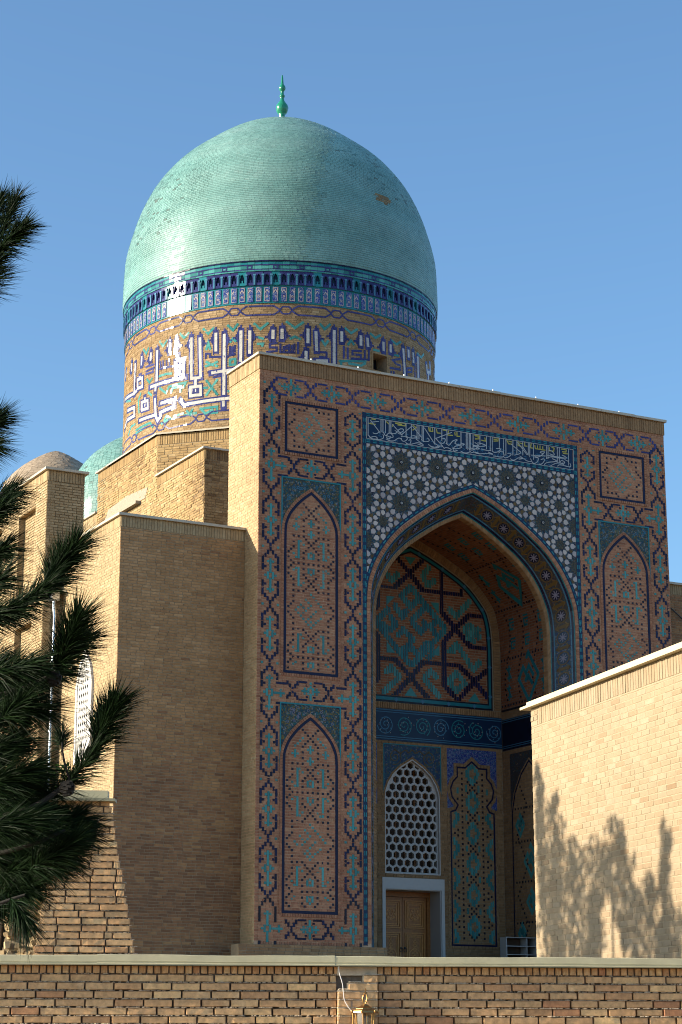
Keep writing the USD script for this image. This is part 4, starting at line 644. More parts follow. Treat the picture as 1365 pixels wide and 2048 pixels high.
# vault and side walls of the niche
for sg in (1, -1):
    mp, S = map_arch(A_VLT, sg); VLT = emit(BLD, 'niche_vault', sheet(mp, -.8, S, .90, 3.76, 0, 70, 2), M['mortar_dark'])
    mpa, _ = map_arch(A_VLT, sg, True)
    dom = sbox(1.0, 7.45, 3.75, S - .02)
    emit(VLT, 'vault_brick', bricks(mpa, dom, 70 + sg, L=.25, H=.082, J=.020, o1=.008, lo=.15, hi=.7, half=.2), M['red'], kind='stuff')
    low = sbox(1.0, -.0, 3.75, 6.22).union(sbox(1.0, 7.24, 3.75, 7.45))
    emit(VLT, 'jamb_brick', bricks(mpa, low, 75 + sg, L=.25, H=.082, J=.010, o1=.006, lo=.1, hi=.6), M['buff'], kind='stuff')
    mb = MB(); mb.boxes(mpa, 1.0, 3.70, 6.24, 7.20, 0, .015, .2); q = emit(VLT, 'scroll_frieze', mb, M['navy'])
    mb = MB()
    for z in (6.30, 6.36, 7.10, 7.16): mb.boxes(mpa, 1.0, 3.70, z, z + .022, .015, .02, .3)
    emit(VLT, 'frieze_line', mb, M['sky_tile'])
    mb = MB(); mb.boxes(mpa, 1.02, 3.72, 7.45, 7.51, 0, .014, .3); emit(VLT, 'black_edging', mb, M['black'])
    # dotted grid and turquoise lettering on the vault, written in running metres along the curve
    rb = np.random.default_rng(90 + sg); D = []
    rows = [7.62, 9.05, 10.6, 12.2]
    for r in rows: D += [(v, r) for v in np.arange(1.1, 3.7, .16)]
    for v in (1.75, 2.55, 3.3):
        for r in np.arange(7.62, S - .2, .165): D.append((v + .18 * math.sin((r - 7.62) * 2.2), r))
    D = np.array([d for d in D if d[1] < S - .12]); mb = MB(); mb.boxes(mpa, D[:, 0] - .034, D[:, 0] + .034, D[:, 1] - .034, D[:, 1] + .034, 0, .013, rb.uniform(0, 1, len(D))); emit(VLT, 'black_header', mb, M['black'])
    def letters(lines, c, k, w=.10, mt='turq_deep'):
        for ln_ in lines:
            gg = LineString([(c[0] + k * x, c[1] + k * y) for x, y in ln_]).buffer(w / 2, cap_style=2, join_style=2).intersection(dom)
            if not gg.is_empty: mb = MB(); mb.poly(mpa, gg, 0, .014, rb.uniform(.2, .8)); emit(VLT, 'turquoise_letter', mb, M[mt])
    KUF = [[(-.55, .0), (0, .75), (.12, .58)], [(-.55, 0), (0, -.75), (.55, 0), (.3, .34), (.08, .04), (.2, -.12)], [(-.28, .0), (-.02, .34), (.14, .12)], [(-.22, -.26), (0, .02), (.08, -.1)]]
    for c in ((2.15, 8.33), (2.2, 11.35)): letters(KUF, c, 1.0, .12)
    SM = [[(-.12, .1), (.12, .1), (.12, -.1), (-.05, -.1)], [(-.12, .2), (.14, .2)], [(-.1, 0), (.02, 0)]]
    for v in (1.35, 2.15, 2.95):
        for r in (9.45, 10.05, 12.75, 13.3):
            if r < S - .25: letters(SM, (v, r), 1.0, .06)
    for v in (1.32, 3.25):
        for r in (8.0, 8.6, 11.1, 11.7): letters([[(-.1, .14), (.1, .14), (0, .02), (-.1, -.14), (.1, -.14)], [(0, .25), (0, -.25)]], (v, r), 1.0, .06)
    # arched panel low on the jamb
    ar = Polygon([(1.25, 0.3), (1.25, 4.3), (1.42, 4.9), (1.8, 5.45), (2.25, 5.82), (2.7, 5.45), (3.08, 4.9), (3.25, 4.3), (3.25, .3)])
    mb = MB(); mb.poly(mpa, sbox(1.2, 4.2, 3.3, 6.1).difference(ar.buffer(.06)), 0, .010); emit(VLT, 'corner_mosaic', mb, M['mos_brown'])
    mb = MB(); mb.poly(mpa, ar.difference(ar.buffer(-.05, join_style=2)), 0, .014, .4); emit(VLT, 'navy_frame', mb, M['navy'])
    D = [(2.25 + s_ * (.18 + .55 * abs(((r / .9) % 2) - 1)), r) for r in np.arange(.5, 5.3, .13) for s_ in (-1, 1)] + [(2.25 + x, r) for r in (1.0, 2.2, 3.4, 4.4) for x in np.arange(-.8, .81, .16)]
    D = np.array([d for d in D if ar.buffer(-.1).contains(Point(d))]); mb = MB(); mb.boxes(mpa, D[:, 0] - .032, D[:, 0] + .032, D[:, 1] - .032, D[:, 1] + .032, 0, .013, .4); emit(VLT, 'black_header', mb, M['black'])
    for c, k in (((2.25, 2.8), .62), ((2.25, 1.6), .45), ((2.8, 3.9), .4), ((1.7, 3.9), .4), ((2.8, .7), .35), ((1.7, .7), .35)):
        for ln_ in KUF:
            gg = LineString([(c[0] + k * x, c[1] + k * y) for x, y in ln_]).buffer(.05, cap_style=2, join_style=2).intersection(ar.buffer(-.08))
            if not gg.is_empty: mb = MB(); mb.poly(mpa, gg, 0, .013, rb.uniform(.3, .9)); emit(VLT, 'turquoise_letter', mb, M['turq'])

# ---- back wall
BV = 3.75; FB = face_v(BV)
bw = archpoly(A_VLT, -.9)
WIN_O = Polygon([(7 - .95, 2.32), (7 - .95, 4.55)] + [(7 + x, z) for x, z in ((-.93, 4.75), (-.84, 5.0), (-.66, 5.27), (-.40, 5.5), (0, 5.74), (.40, 5.5), (.66, 5.27), (.84, 5.0), (.93, 4.75))] + [(7 + .95, 4.55), (7 + .95, 2.32)])
DOOR_O = sbox(7 - .96, -.9, 7 + .96, 1.9)
mb = MB(); mb.poly(FB, bw.difference(WIN_O).difference(DOOR_O), -.85, 0); BW = emit(BLD, 'niche_back_wall', mb, M['mortar_grey'])
lun = Polygon([(7 + x, z) for x, z in A_VLT] + [(7 - x, z) for x, z in A_VLT[::-1][1:]] + [(7 - 3.2, 7.42), (7 + 3.2, 7.42)])
l1 = lun.intersection(sbox(0, 7.42, 14, 14)); ring2 = archpoly(A_VLT).buffer(-.28, join_style=2).intersection(sbox(0, 7.42, 14, 14)); fr = archpoly(A_VLT).buffer(-.32, join_style=2).intersection(sbox(0, 7.42, 14, 14)); fld = archpoly(A_VLT).buffer(-.50, join_style=2).intersection(sbox(0, 7.62, 14, 14))
mb = MB(); rb = np.random.default_rng(17); ln = archpoly(A_VLT).buffer(-.15, join_style=2).exterior
for i in range(int(ln.length / .084)):
    a, b = ln.interpolate(i * .084), ln.interpolate(i * .084 + .068)
    if a.y > 7.42: mb.poly(FB, LineString([a, b]).buffer(.115, cap_style=2), 0, .03, rb.uniform(.1, .7))
emit(BW, 'arch_brick', mb, M['buff'], kind='stuff')
mb = MB(); mb.poly(FB, fr.difference(fld), 0, .012, .3); emit(BW, 'black_frame', mb, M['black'])
mb = MB(); cl = fr.buffer(-.055, join_style=2); cin = fld.buffer(.045, join_style=2); fr_in = cl.difference(cin); ln = fr_in.buffer(-.001)
mb.poly(FB, fr_in, .012, .020, .4); emit(BW, 'turquoise_frame', mb, M['turq_deep'])
e2 = fr.buffer(-.09, join_style=2).exterior
for i in range(int(e2.length / .92)):
    p = e2.interpolate(i * .92 + .3); mb = MB(); mb.poly(FB, Point(p).buffer(.075, 1), .02, .026, .4); mb.poly(FB, Point(p).buffer(.03, 2), .026, .03, .7); emit(BW, 'frame_boss', mb, M['sky_tile'])
emit(BW, 'lunette_brick', bricks(FB, fld, 81, L=.25, H=.082, J=.017, o1=.008, lo=.3, hi=.95, half=.2), M['red'], kind='stuff')
NV = [[(-.76, 10.93), (-.22, 11.45), (.40, 12.05)], [(-1.33, 10.93), (-.76, 10.93)], [(.24, 10.93), (-.22, 11.45), (-.85, 12.05)], [(.24, 10.93), (1.62, 10.95), (1.62, 11.15)], [(.90, 11.75), (.90, 10.33), (1.38, 9.86), (1.92, 9.34), (2.6, 9.34)], [(2.6, 10.31), (1.88, 10.31), (1.38, 9.86), (.92, 9.36), (.92, 8.08), (1.45, 7.62)],
      [(.90, 8.70), (1.50, 8.70), (2.06, 8.26), (2.6, 7.70)], [(2.6, 8.72), (2.06, 8.26), (1.40, 7.58)], [(.90, 8.70), (.21, 8.70), (-.21, 8.20), (-.85, 7.55)], [(-1.34, 8.70), (-.74, 8.70), (-.21, 8.20), (.42, 7.55)], [(-1.33, 10.93), (-1.33, 10.33), (-1.8, 9.86), (-2.3, 9.4)], [(-2.3, 10.3), (-1.8, 9.86), (-1.33, 9.36), (-1.33, 8.1), (-1.8, 7.6)]]
def strap(lines, w, nm, mt, par=None, clip=fld, o=.016, step=.085, dx=.19, dz=.03):
    """laid strapwork: each line is cut into upright bricks"""
    for l in lines:
        gg = LineString([(7 + x + dx, z + dz) for x, z in l]).buffer(w / 2, cap_style=2, join_style=2).intersection(clip)
        if gg.is_empty: continue
        mb = MB(); x0, z0, x1, z1 = gg.bounds; horiz = (x1 - x0) > .12
        if horiz:
            for k in np.arange(math.floor(x0 / step) * step, x1, step):
                q = gg.intersection(sbox(k + .006, z0 - 1, k + step - .006, z1 + 1))
                for qq in (q.geoms if hasattr(q, 'geoms') else [q]):
                    if qq.geom_type == 'Polygon' and qq.area > 3e-4:
                        b = qq.bounds; zz0 = round(b[1] / .0415) * .0415; zz1 = max(zz0 + .0415, round(b[3] / .0415) * .0415); mb.boxes(FB, b[0], b[2], zz0, zz1, 0, o + rb.uniform(-.002, .002), rb.uniform(.1, .9), chamfer=.003)
        else:
            for k in np.arange(z0, z1, .082): mb.boxes(FB, x0, x1, k + .007, min(k + .075, z1), 0, o, rb.uniform(.1, .9), chamfer=.003)
        if mb.v: emit(par or BW, nm, mb, M[mt])
strap(NV, .115, 'navy_strap', 'navy')
TQ = [[(-.2, 11.02), (1.04, 9.80)], [(1.04, 9.80), (-.2, 8.56)], [(-.2, 8.56), (-1.43, 9.80)], [(-1.43, 9.80), (-.95, 10.28)], [(-.2, 11.02), (-.52, 10.70), (-.2, 10.38), (.12, 10.70)], [(-.78, 10.42), (-.5, 10.05), (-.30, 10.28)], [(-1.2, 9.80), (-.95, 9.55)], [(-.95, 10.05), (-.72, 9.80), (-.95, 9.55)],
      [(.33, 10.46), (-.16, 9.95), (.14, 9.63), (.36, 9.85), (.22, 9.98)], [(-.70, 9.42), (-.46, 9.66), (-.12, 9.36), (-.5, 9.0)], [(.12, 9.06), (.36, 9.30), (.62, 9.05), (.36, 8.80)], [(.72, 10.05), (.50, 9.83), (.72, 9.58)], [(-.2, 8.56), (-.50, 8.86), (-.2, 9.16), (.1, 8.86)]]
strap(TQ, .15, 'turquoise_script', 'turq_deep')
HK = [[(1.14, 10.48), (1.42, 10.24), (1.95, 10.80)], [(1.38, 9.12), (1.18, 9.14), (1.42, 9.38), (2.02, 8.62), (2.28, 8.92)], [(.73, 8.24), (.48, 8.46), (.26, 8.20), (.80, 7.66)], [(-1.10, 8.26), (-.91, 8.46), (-.62, 8.18), (-1.20, 7.62)], [(.42, 11.10), (.24, 11.42), (.50, 11.74)], [(.42, 11.10), (.70, 11.34)], [(2.28, 9.95), (1.85, 9.58), (2.1, 9.50)], [(1.9, 10.05), (2.28, 9.62)], [(-1.1, 11.4), (-.85, 11.15), (-.62, 11.4)], [(1.40, 8.46), (1.70, 8.18), (1.40, 7.90), (1.12, 8.18), (1.40, 8.46)], [(1.72, 9.84), (1.86, 10.0), (2.0, 9.84), (1.86, 9.68), (1.72, 9.84)]]
strap(HK, .14, 'turquoise_hook', 'turq')
for tri in ([(-1.05, 10.65), (-.75, 10.65), (-1.05, 10.35)], [(.5, 10.6), (.80, 10.6), (.80, 10.25)], [(-1.05, 8.9), (-.75, 8.9), (-1.05, 9.25)], [(.5, 8.95), (.80, 8.95), (.80, 9.3)], [(-.45, 7.62), (.0, 7.62), (-.22, 7.9)], [(1.8, 7.62), (2.25, 7.62), (2.05, 7.9)], [(-.4, 11.95), (.0, 11.95), (-.2, 11.7)]):
    gg = Polygon([(7 + x + .19, z + .03) for x, z in tri]).intersection(fld)
    if not gg.is_empty: mb = MB(); mb.poly(FB, gg, 0, .015, .5); emit(BW, 'turquoise_triangle', mb, M['turq'])
emit(BW, 'soldier_brick', bricks(FB, sbox(3.82, 7.22, 10.18, 7.42), 83, L=.19, H=.08, J=.010, o1=.03, lo=.1, hi=.7, vertical=True), M['buff'], kind='stuff')
# scroll frieze
mb = MB(); mb.poly(FB, sbox(3.82, 6.25, 10.18, 7.21), 0, .03, .3); SF = emit(BLD, 'scroll_frieze', mb, M['blue'])
mb = MB()
for z in (6.30, 6.36, 7.10, 7.165): mb.boxes(FB, 3.82, 10.18, z, z + .02, .03, .036, .5)
emit(SF, 'frieze_line', mb, M['sky_tile'])
for k in range(10):
    x = 4.15 + k * .64; th = np.linspace(.3, 4.6 * math.pi, 60); r = .29 - .018 * th; sp = np.stack([x + r * np.cos(th + k), 6.735 + r * np.sin(th + k) * 1.05], 1)
    mb = MB(); mb.poly(FB, LineString(sp).buffer(.013, 1), .03, .038, .6)
    for q in range(7): a = q * .9 + k; mb.poly(FB, Point(x + .21 * math.cos(a), 6.735 + .21 * math.sin(a)).buffer(.024, 1), .03, .04, .5)
    emit(SF, 'scroll', mb, M['turq_deep'] if k % 3 else M['sky_tile'])
    mb = MB()
    for q in range(9): a = q * .7 + 2 * k; rr = .08 + .028 * q; mb.poly(FB, Point(x + rr * math.cos(a), 6.735 + rr * math.sin(a)).buffer(.016, 1), .03, .042, .5)
    emit(SF, 'scroll_leaf', mb, M['petal'])
# brick piers and surrounds of the lower storey
lowb = sbox(3.82, -.9, 10.18, 6.24)
cus = [(0, 5.82), (.25, 5.62), (.55, 5.62), (.55, 5.32), (.70, 5.17), (.79, 4.94), (.74, 4.68), (.54, 4.45), (.62, 4.31), (.79, 4.26), (.79, .27)]
def cusp(cx): return Polygon([(cx + x, z) for x, z in cus] + [(cx - x, z) for x, z in cus[::-1][:-1]])
spw = sbox(7 - 1.0, 4.5, 7 + 1.0, 6.17)
wa = WIN_O.buffer(.06, join_style=2)
hole = WIN_O.union(DOOR_O).union(spw.difference(wa)).union(sbox(7 - 1.04, 1.88, 7 + 1.04, 2.22))
CPS = [(9.09, 1), (4.91, 1)]
for cx, _ in CPS: hole = hole.union(sbox(cx - .88, .2, cx + .88, 6.16))
emit(BW, 'pier_brick', bricks(FB, lowb.difference(hole), 85, L=.25, H=.082, J=.010, o1=.012, lo=.15, hi=.65), M['buff'], kind='stuff')
mb = MB(); mb.poly(FB, spw.difference(wa), 0, .010); q = emit(BW, 'corner_mosaic', mb, M['mos_blue'])
mb = MB(); mb.poly(FB, spw.difference(sbox(7 - .97, 4, 7 + .97, 6.14)).difference(wa), 0, .02, .5); emit(BW, 'turquoise_edging', mb, M['turq_deep'])
mb = MB(); rb = np.random.default_rng(33)
for s_ in (-1, 1):
    th = np.linspace(0, 3.6 * math.pi, 50); r = .04 + .018 * th; mb.poly(FB, LineString(np.stack([7 + s_ * (.60 + r * np.cos(th)), 5.78 + r * np.sin(th)], 1)).buffer(.012, 1).intersection(spw.difference(wa)), .01, .016, .8)
    mb.poly(FB, LineString([(7, 6.02), (7 + s_ * .12, 5.92), (7 + s_ * .25, 6.0), (7 + s_ * .42, 5.88), (7 + s_ * .6, 6.0)]).buffer(.018, 1), .01, .016, .4)
emit(BW, 'gold_tendril', mb, M['gold'])
for cx, _ in CPS:
    box_ = sbox(cx - .88, .2, cx + .88, 6.16); o_ = cusp(cx); inn = o_.buffer(-.05, join_style=2); rib = o_.buffer(.10, join_style=2).intersection(box_)
    mb = MB(); mb.poly(FB, box_, 0, .004); CP = emit(BLD, 'cusped_panel', mb, M['mortar_grey'])
    emit(CP, 'panel_brick', bricks(FB, inn, 88, L=.25, H=.082, J=.009, o1=.011, lo=.3, hi=.7), M['buff'], kind='stuff')
    emit(CP, 'rib_brick', bricks(FB, rib.difference(o_), 89, L=.12, H=.082, J=.010, o1=.020, lo=.3, hi=.7), M['buff'], kind='stuff')
    mb = MB(); mb.poly(FB, o_.difference(inn), 0, .016, .5); emit(CP, 'navy_frame', mb, M['navy'])
    mb = MB(); mb.poly(FB, sbox(cx - .88, 4.2, cx + .88, 6.16).difference(rib), 0, .010); emit(CP, 'corner_mosaic', mb, M['mos_navy'])
    rb = np.random.default_rng(44)
    def zz(lines, w=.075):
        for l in lines:
            gg = LineString([(cx + x, z) for x, z in l]).buffer(w / 2, cap_style=2, join_style=2).intersection(inn.buffer(-.03))
            if gg.is_empty: continue
            mb = MB(); x0, z0, x1, z1 = gg.bounds
            for k in np.arange(math.floor(x0 / .075) * .075, x1, .075):
                qn = gg.intersection(sbox(k + .005, z0 - 1, k + .07, z1 + 1))
                for qq in (qn.geoms if hasattr(qn, 'geoms') else [qn]):
                    if qq.geom_type == 'Polygon' and qq.area > 2e-4: b = qq.bounds; mb.boxes(FB, b[0], b[2], b[1], b[3], 0, .016, rb.uniform(.2, .9))
            if mb.v: emit(CP, 'turquoise_diamond', mb, M['turq'])
    for z in (5.42, 4.55, 3.62, 2.70, 1.78, .84): zz([[(0, z + .29), (.21, z), (0, z - .29), (-.21, z), (0, z + .29)]])
    for z in (4.09, 3.16, 2.24, 1.30):
        for s_ in (-1, 1):
            zz([[(s_ * .72, z + .30), (s_ * .5, z), (s_ * .72, z - .30)]], .09); zz([[(s_ * .22, z + .09), (s_ * .22, z - .09)]], .07)
    for s_ in (-1, 1): zz([[(s_ * .72, .75), (s_ * .55, .5), (s_ * .72, .3)]], .09); zz([[(s_ * .22, 5.08), (s_ * .22, 4.86)], [(s_ * .52, 4.98), (s_ * .52, 4.80)]], .07)
    D = [(s_ * .36, z) for z in np.arange(.5, 5.5, .164) for s_ in (-1, 1)]
    for z in (5.0, 4.09, 3.16, 2.24, 1.30, .45):
        D += [(x * .082, z + y * .082) for x, y in ((0, 0), (1, 1), (-1, 1), (1, -1), (-1, -1), (2, 2), (-2, 2), (2, -2), (-2, -2))]
        D += [(s_ * .63, z + .45) for s_ in (-1, 1)] + [(s_ * .52, z + .38) for s_ in (-1, 1)] + [(s_ * .52, z + .55) for s_ in (-1, 1)]
    D = np.array([d for d in D if inn.buffer(-.06).contains(Point(cx + d[0], d[1]))]); mb = MB(); mb.boxes(FB, cx + D[:, 0] - .03, cx + D[:, 0] + .03, D[:, 1] - .033, D[:, 1] + .033, 0, .016, .5); emit(CP, 'black_header', mb, M['black'])

# ---- lattice window and door
WF = face_v(BV + .10)
win = WIN_O.buffer(-.01); hx = []
for j in range(18):
    for i in range(-5, 6):
        x = 7 + i * .252 + (.126 if j % 2 else 0); z = 5.56 - j * .2235
        hx.append(Polygon([(x + .112 * math.cos(math.pi / 6 + k * math.pi / 3), z + .112 * math.sin(math.pi / 6 + k * math.pi / 3)) for k in range(6)]))
inner = win.buffer(-.055, join_style=2); hx = unary_union([h.intersection(inner) for h in hx if h.intersection(inner).area > .006])
mb = MB(); mb.poly(WF, win.difference(hx), -.09, .0, .5); LW = emit(BLD, 'lattice_window', mb, M['whitelat'], label='white pierced hexagon lattice window over the door')
mb = MB(); mb.poly(FB, WIN_O.buffer(.0).difference(WIN_O.buffer(-.03)), -.10, .004, .5); emit(LW, 'window_reveal', mb, M['whitepaint'])
mb = MB(); slab(mb, 5.9, 8.1, BV + .62, BV + .66, 2.2, 6.0); emit(LW, 'shutter', mb, M['wood_dark'])
mb = MB()
for x in np.arange(6.05, 8.0, .33): slab(mb, x, x + .05, BV + .58, BV + .62, 2.3, 5.8)
emit(LW, 'shutter_rail', mb, M['wood'])
mb = MB()                                              # white plastered door surround with its deep reveals
slab(mb, 7 - 1.06, 7 + 1.06, BV - .035, BV + .0, 1.87, 2.20); slab(mb, 7 + .955, 7 + 1.06, BV - .035, BV, -.9, 1.87); slab(mb, 7 - 1.06, 7 - .955, BV - .035, BV, -.9, 1.87)
slab(mb, 7 + .93, 7 + .957, BV + .001, BV + .72, -.9, 1.86); slab(mb, 7 - .957, 7 - .93, BV + .001, BV + .72, -.9, 1.86); slab(mb, 7 - .93, 7 + .93, BV + .001, BV + .72, 1.85, 1.885)
DF = emit(BLD, 'door_surround', mb, M['whitepaint'])
DV = BV + .66; FD = face_v(DV)
mb = MB(); slab(mb, 7 - .93, 7 + .93, DV - .05, DV + .06, 1.70, 1.85); slab(mb, 7 + .82, 7 + .93, DV - .05, DV + .06, -.9, 1.70); slab(mb, 7 - .93, 7 - .82, DV - .05, DV + .06, -.9, 1.70); emit(DF, 'wooden_frame', mb, M['wood'])
for s_ in (-1, 1):
    c = 7 + s_ * .41; mb = MB(); slab(mb, c - .405, c + .405, DV, DV + .05, -.9, 1.69); DL = emit(BLD, 'door_leaf', mb, M['wood'])
    mb = MB()
    for z0, z1 in ((.78, 1.60), (-.72, .66)):
        for k, o in ((0, .030), (.055, .022), (.11, .016)):
            p_ = sbox(c - .33 + k, z0 + k, c + .33 - k, z1 - k); mb.poly(FD, p_.difference(p_.buffer(-.030, join_style=2)), 0, o, .5)
    emit(DL, 'moulding', mb, M['wood_light'])
    mb = MB()
    for r in (.17, .12, .065): mb.poly(FD, Point(c, 1.19).buffer(r, 5).difference(Point(c, 1.19).buffer(r - .02, 5)), 0, .014)
    for k in range(8): a = k * math.pi / 4; mb.poly(FD, Point(c + .145 * math.cos(a), 1.19 + .145 * math.sin(a)).buffer(.03, 2), 0, .017)
    mb.poly(FD, sbox(c - .19, 1.0, c + .19, 1.38).difference(sbox(c - .175, 1.015, c + .175, 1.365)), 0, .012)
    for z in np.arange(-.5, .5, .11): w = .13 * (1 - abs(z) * 1.2); mb.poly(FD, Polygon([(c - w, z), (c, z + .085), (c + w, z), (c, z - .03)]).difference(Polygon([(c - w * .55, z + .01), (c, z + .05), (c + w * .55, z + .01), (c, z - .01)])), 0, .016)
    mb.poly(FD, Point(c, .0).buffer(.20, 4).difference(Point(c, .0).buffer(.175, 4)), 0, .014)
    emit(DL, 'carving', mb, M['wood_light'])
    mb = MB(); th = np.linspace(0, 2 * np.pi, 13); x = 7 + s_ * .07; mb.tube([loc(x + .045 * math.cos(t), DV - .04, .15 + .06 * math.sin(t)) for t in th], .010, 5); mb.lathe([(0, .035), (.03, .02), (.03, -.02), (0, -.035)], loc(x, DV - .02, .21), 8); emit(DL, 'door_ring', mb, M['iron'])
mb = MB(); slab(mb, 3.3, 10.7, -.2, 5.2, -1.1, -.9); emit(BLD, 'niche_floor', mb, M['mortar_grey'])
mb = MB(); slab(mb, 3.0, 11.0, BV + .86, BV + 1.0, -1.0, 7.0); emit(BLD, 'inner_wall', mb, M['wood_dark'])

# ================================================================= side blocks, octagon, drum and dome
def wall_faces(par, faces, seed, mat='tan', **kw):
    for i, (mp, pg) in enumerate(faces): emit(par, 'wall_brick', bricks(mp, pg, seed + i, **kw), M[mat], kind='stuff')
def block(name, u0, u1, v0, v1, top, faces, seed, mat='tan', cap=True, z0=-2.2, label=None, caps=None, H=.079, **kw):
    """brick block with soldier course and cap; faces: which of f (front), l (left), r (right) carry brick geometry"""
    mb = MB(); slab(mb, u0, u1, v0, v1, z0, top - .01); p = emit(BLD, name, mb, M['mortar'], label=label)
    for k, fc in enumerate(faces):
        mp, a0, a1 = {'f': (face_v(v0), u0, u1), 'l': (face_u(u0, -1), v0, v1), 'r': (face_u(u1, 1), v0, v1)}[fc]
        low = (lambda x, y: -.34 * np.clip((5.6 + .7 * noise2(x * .8, y * .3, 2) - y) / 2.2, 0, 1) - .10 * (y < 8.4) + .10 * noise2(x * .5, y * 2.5, 6) - .22 * np.clip(noise2(x * 3.4, y * .10, 12) - .35, 0, 1) * np.clip((y - 3) / 6, 0, 1) + .16 * ((noise2(np.floor(x / .8) * 3.1, np.floor(y / .55) * 2.3, 15)) > .75)) if fc == 'f' else None
        emit(p, 'wall_brick', bricks(mp, sbox(a0, z0, a1, top - .33), seed + k, H=H, L=.27, bias=low, **kw), M['tanwall' if fc == 'f' else mat], kind='stuff')
        emit(p, 'soldier_brick', bricks(mp, sbox(a0, top - .32, a1, top - .01), seed + 9 + k, L=.31, H=.082, J=.009, o1=.012, vertical=True, lo=kw.get('lo', .2), hi=kw.get('hi', .8)), M[mat], kind='stuff')
    if cap:
        c = caps or (u0 - .09, u1 + .0, v0 - .09, v1); mb = MB(); slab(mb, c[0], c[1], c[2], c[3], top - .008, top + .062); emit(p, 'coping', mb, M['cap'])
    return p
SB = block('side_block', -3.73, -.012, .85, 5.25, 11.36, 'fl', 101, lo=.42, hi=.82, patch=.14)
block('side_block', 14.012, 17.75, .85, 5.25, 11.36, 'f', 121, lo=.15, hi=.6)
mb = MB(); pts = [loc(14.6, .80, 10.6), loc(15.0, .72, 10.25), loc(15.4, .72, 9.9), loc(16.2, .76, 9.5), loc(17.2, .80, 9.4)]; mb.tube(pts, .022, 6); emit(SB.replace('side_block', 'side_block_001'), 'cable', mb, M['iron'])
# lattice window in the sunlit side of the left block
wz = Polygon([(2.62, 5.0), (2.62, 7.05), (2.78, 7.5), (3.10, 7.86), (3.42, 7.5), (3.60, 7.05), (3.60, 5.0)])
ml = face_u(-3.73, -1); holes_ = []
for j in range(13):
    for i in range(7):
        x = 2.72 + i * .145; z = 5.15 + j * .2
        holes_.append(Polygon([(x, z + .082), (x + .056, z), (x, z - .082), (x - .056, z)]))
inn = wz.buffer(-.06)
mb = MB(); mb.poly(ml, wz.difference(unary_union([h for h in holes_ if inn.contains(h)])), .018, .05, .5); q = emit(SB, 'lattice_panel', mb, M['whitelat'], label='white pierced lattice panel with pointed top in the sunlit side wall')
mb = MB(); mb.poly(ml, wz.buffer(.12, join_style=2).difference(wz), .0, .075, .5); emit(SB, 'lattice_frame', mb, M['whitepaint'])
mb = MB(); mb.poly(ml, wz, .0, .012, .5); emit(SB, 'lattice_shade', mb, M['wood_dark'])
# octagonal base under the drum, with a block filling its front left corner
UC, VC = 7.0, 12.964; AP = 5.6; OT = 16.95
def octa(a): return Polygon([(UC + a / math.cos(math.pi / 8) * math.cos(math.pi / 8 + k * math.pi / 4), VC + a / math.cos(math.pi / 8) * math.sin(math.pi / 8 + k * math.pi / 4)) for k in range(8)])
def up(a, b, o): return P0 + np.multiply.outer(np.asarray(a, float), U) + np.multiply.outer(np.asarray(b, float), V) + np.multiply.outer(np.asarray(o, float), [0, 0, 1.])
mb = MB(); mb.poly(up, octa(AP), 4.0, OT - .01); slab(mb, UC - AP, UC + AP, 6.85, 10.7, 4.0, 15.50); slab(mb, UC - AP + .003, UC + AP, 10.7, 16.0, 4.0, 15.2)
OB = emit(BLD, 'octagonal_base', mb, M['mortar'])
vo = VC - AP * math.tan(math.pi / 8)
def face_line(p, q):
    p, q = np.array(p, float), np.array(q, float); d = (q - p) / np.linalg.norm(q - p); n = np.array([d[1], -d[0]])
    def f(a, b, o):
        a, b, o = np.asarray(a, float), np.asarray(b, float), np.asarray(o, float); uu = p[0] + a * d[0] + o * n[0]; vv = p[1] + a * d[1] + o * n[1]; return up(uu, vv, b)
    return f, float(np.linalg.norm(q - p))
A1 = (UC - AP, 16.0); A2 = (UC - AP, vo); A3 = (UC - AP * math.tan(math.pi / 8), VC - AP); A4 = (UC + AP * math.tan(math.pi / 8), VC - AP); A5 = (UC + AP, vo)
for i, (a, b, zz0) in enumerate(((A1, A2, 10.5), (A2, A3, 15.4), (A3, A4, 15.4), (A4, A5, 15.4))):
    mp, L_ = face_line(a, b)
    emit(OB, 'wall_brick', bricks(mp, sbox(0, zz0, L_, OT - .36), 140 + i, H=.085, L=.27, J=.014, o1=.012, lo=.25, hi=.8, patch=.3, jo=.009), M['ochre'], kind='stuff')
    emit(OB, 'soldier_brick', bricks(mp, sbox(0, OT - .35, L_, OT - .01), 150 + i, L=.34, H=.085, J=.016, o1=.016, lo=.2, hi=.7, vertical=True), M['ochre'], kind='stuff')
co = octa(AP + .10).difference(octa(AP - .35)); mb = MB(); mb.poly(up, co, OT - .005, OT + .05); mb.poly(up, octa(AP - .3), OT - .02, OT + .03); slab(mb, UC - AP - .10, UC - AP + .3, 15.0, 16.05, OT - .004, OT + .049); emit(OB, 'coping', mb, M['cap'])
mp = face_u(UC - AP, -1); emit(OB, 'wall_brick', bricks(mp, sbox(6.85, 10.5, vo, 15.16), 160, H=.085, L=.27, J=.014, o1=.014, lo=.3, hi=.85, patch=.3, jo=.009), M['ochre'], kind='stuff')
emit(OB, 'soldier_brick', bricks(mp, sbox(6.85, 15.17, vo - .02, 15.49), 161, L=.31, H=.085, J=.016, o1=.016, lo=.3, hi=.85, vertical=True), M['ochre'], kind='stuff')
mp = face_v(6.85); emit(OB, 'wall_brick', bricks(mp, sbox(UC - AP, 10.5, UC, 15.16), 162, H=.085, L=.27, J=.012, o1=.014, lo=.1, hi=.7, patch=.3, jo=.009), M['ochre'], kind='stuff')
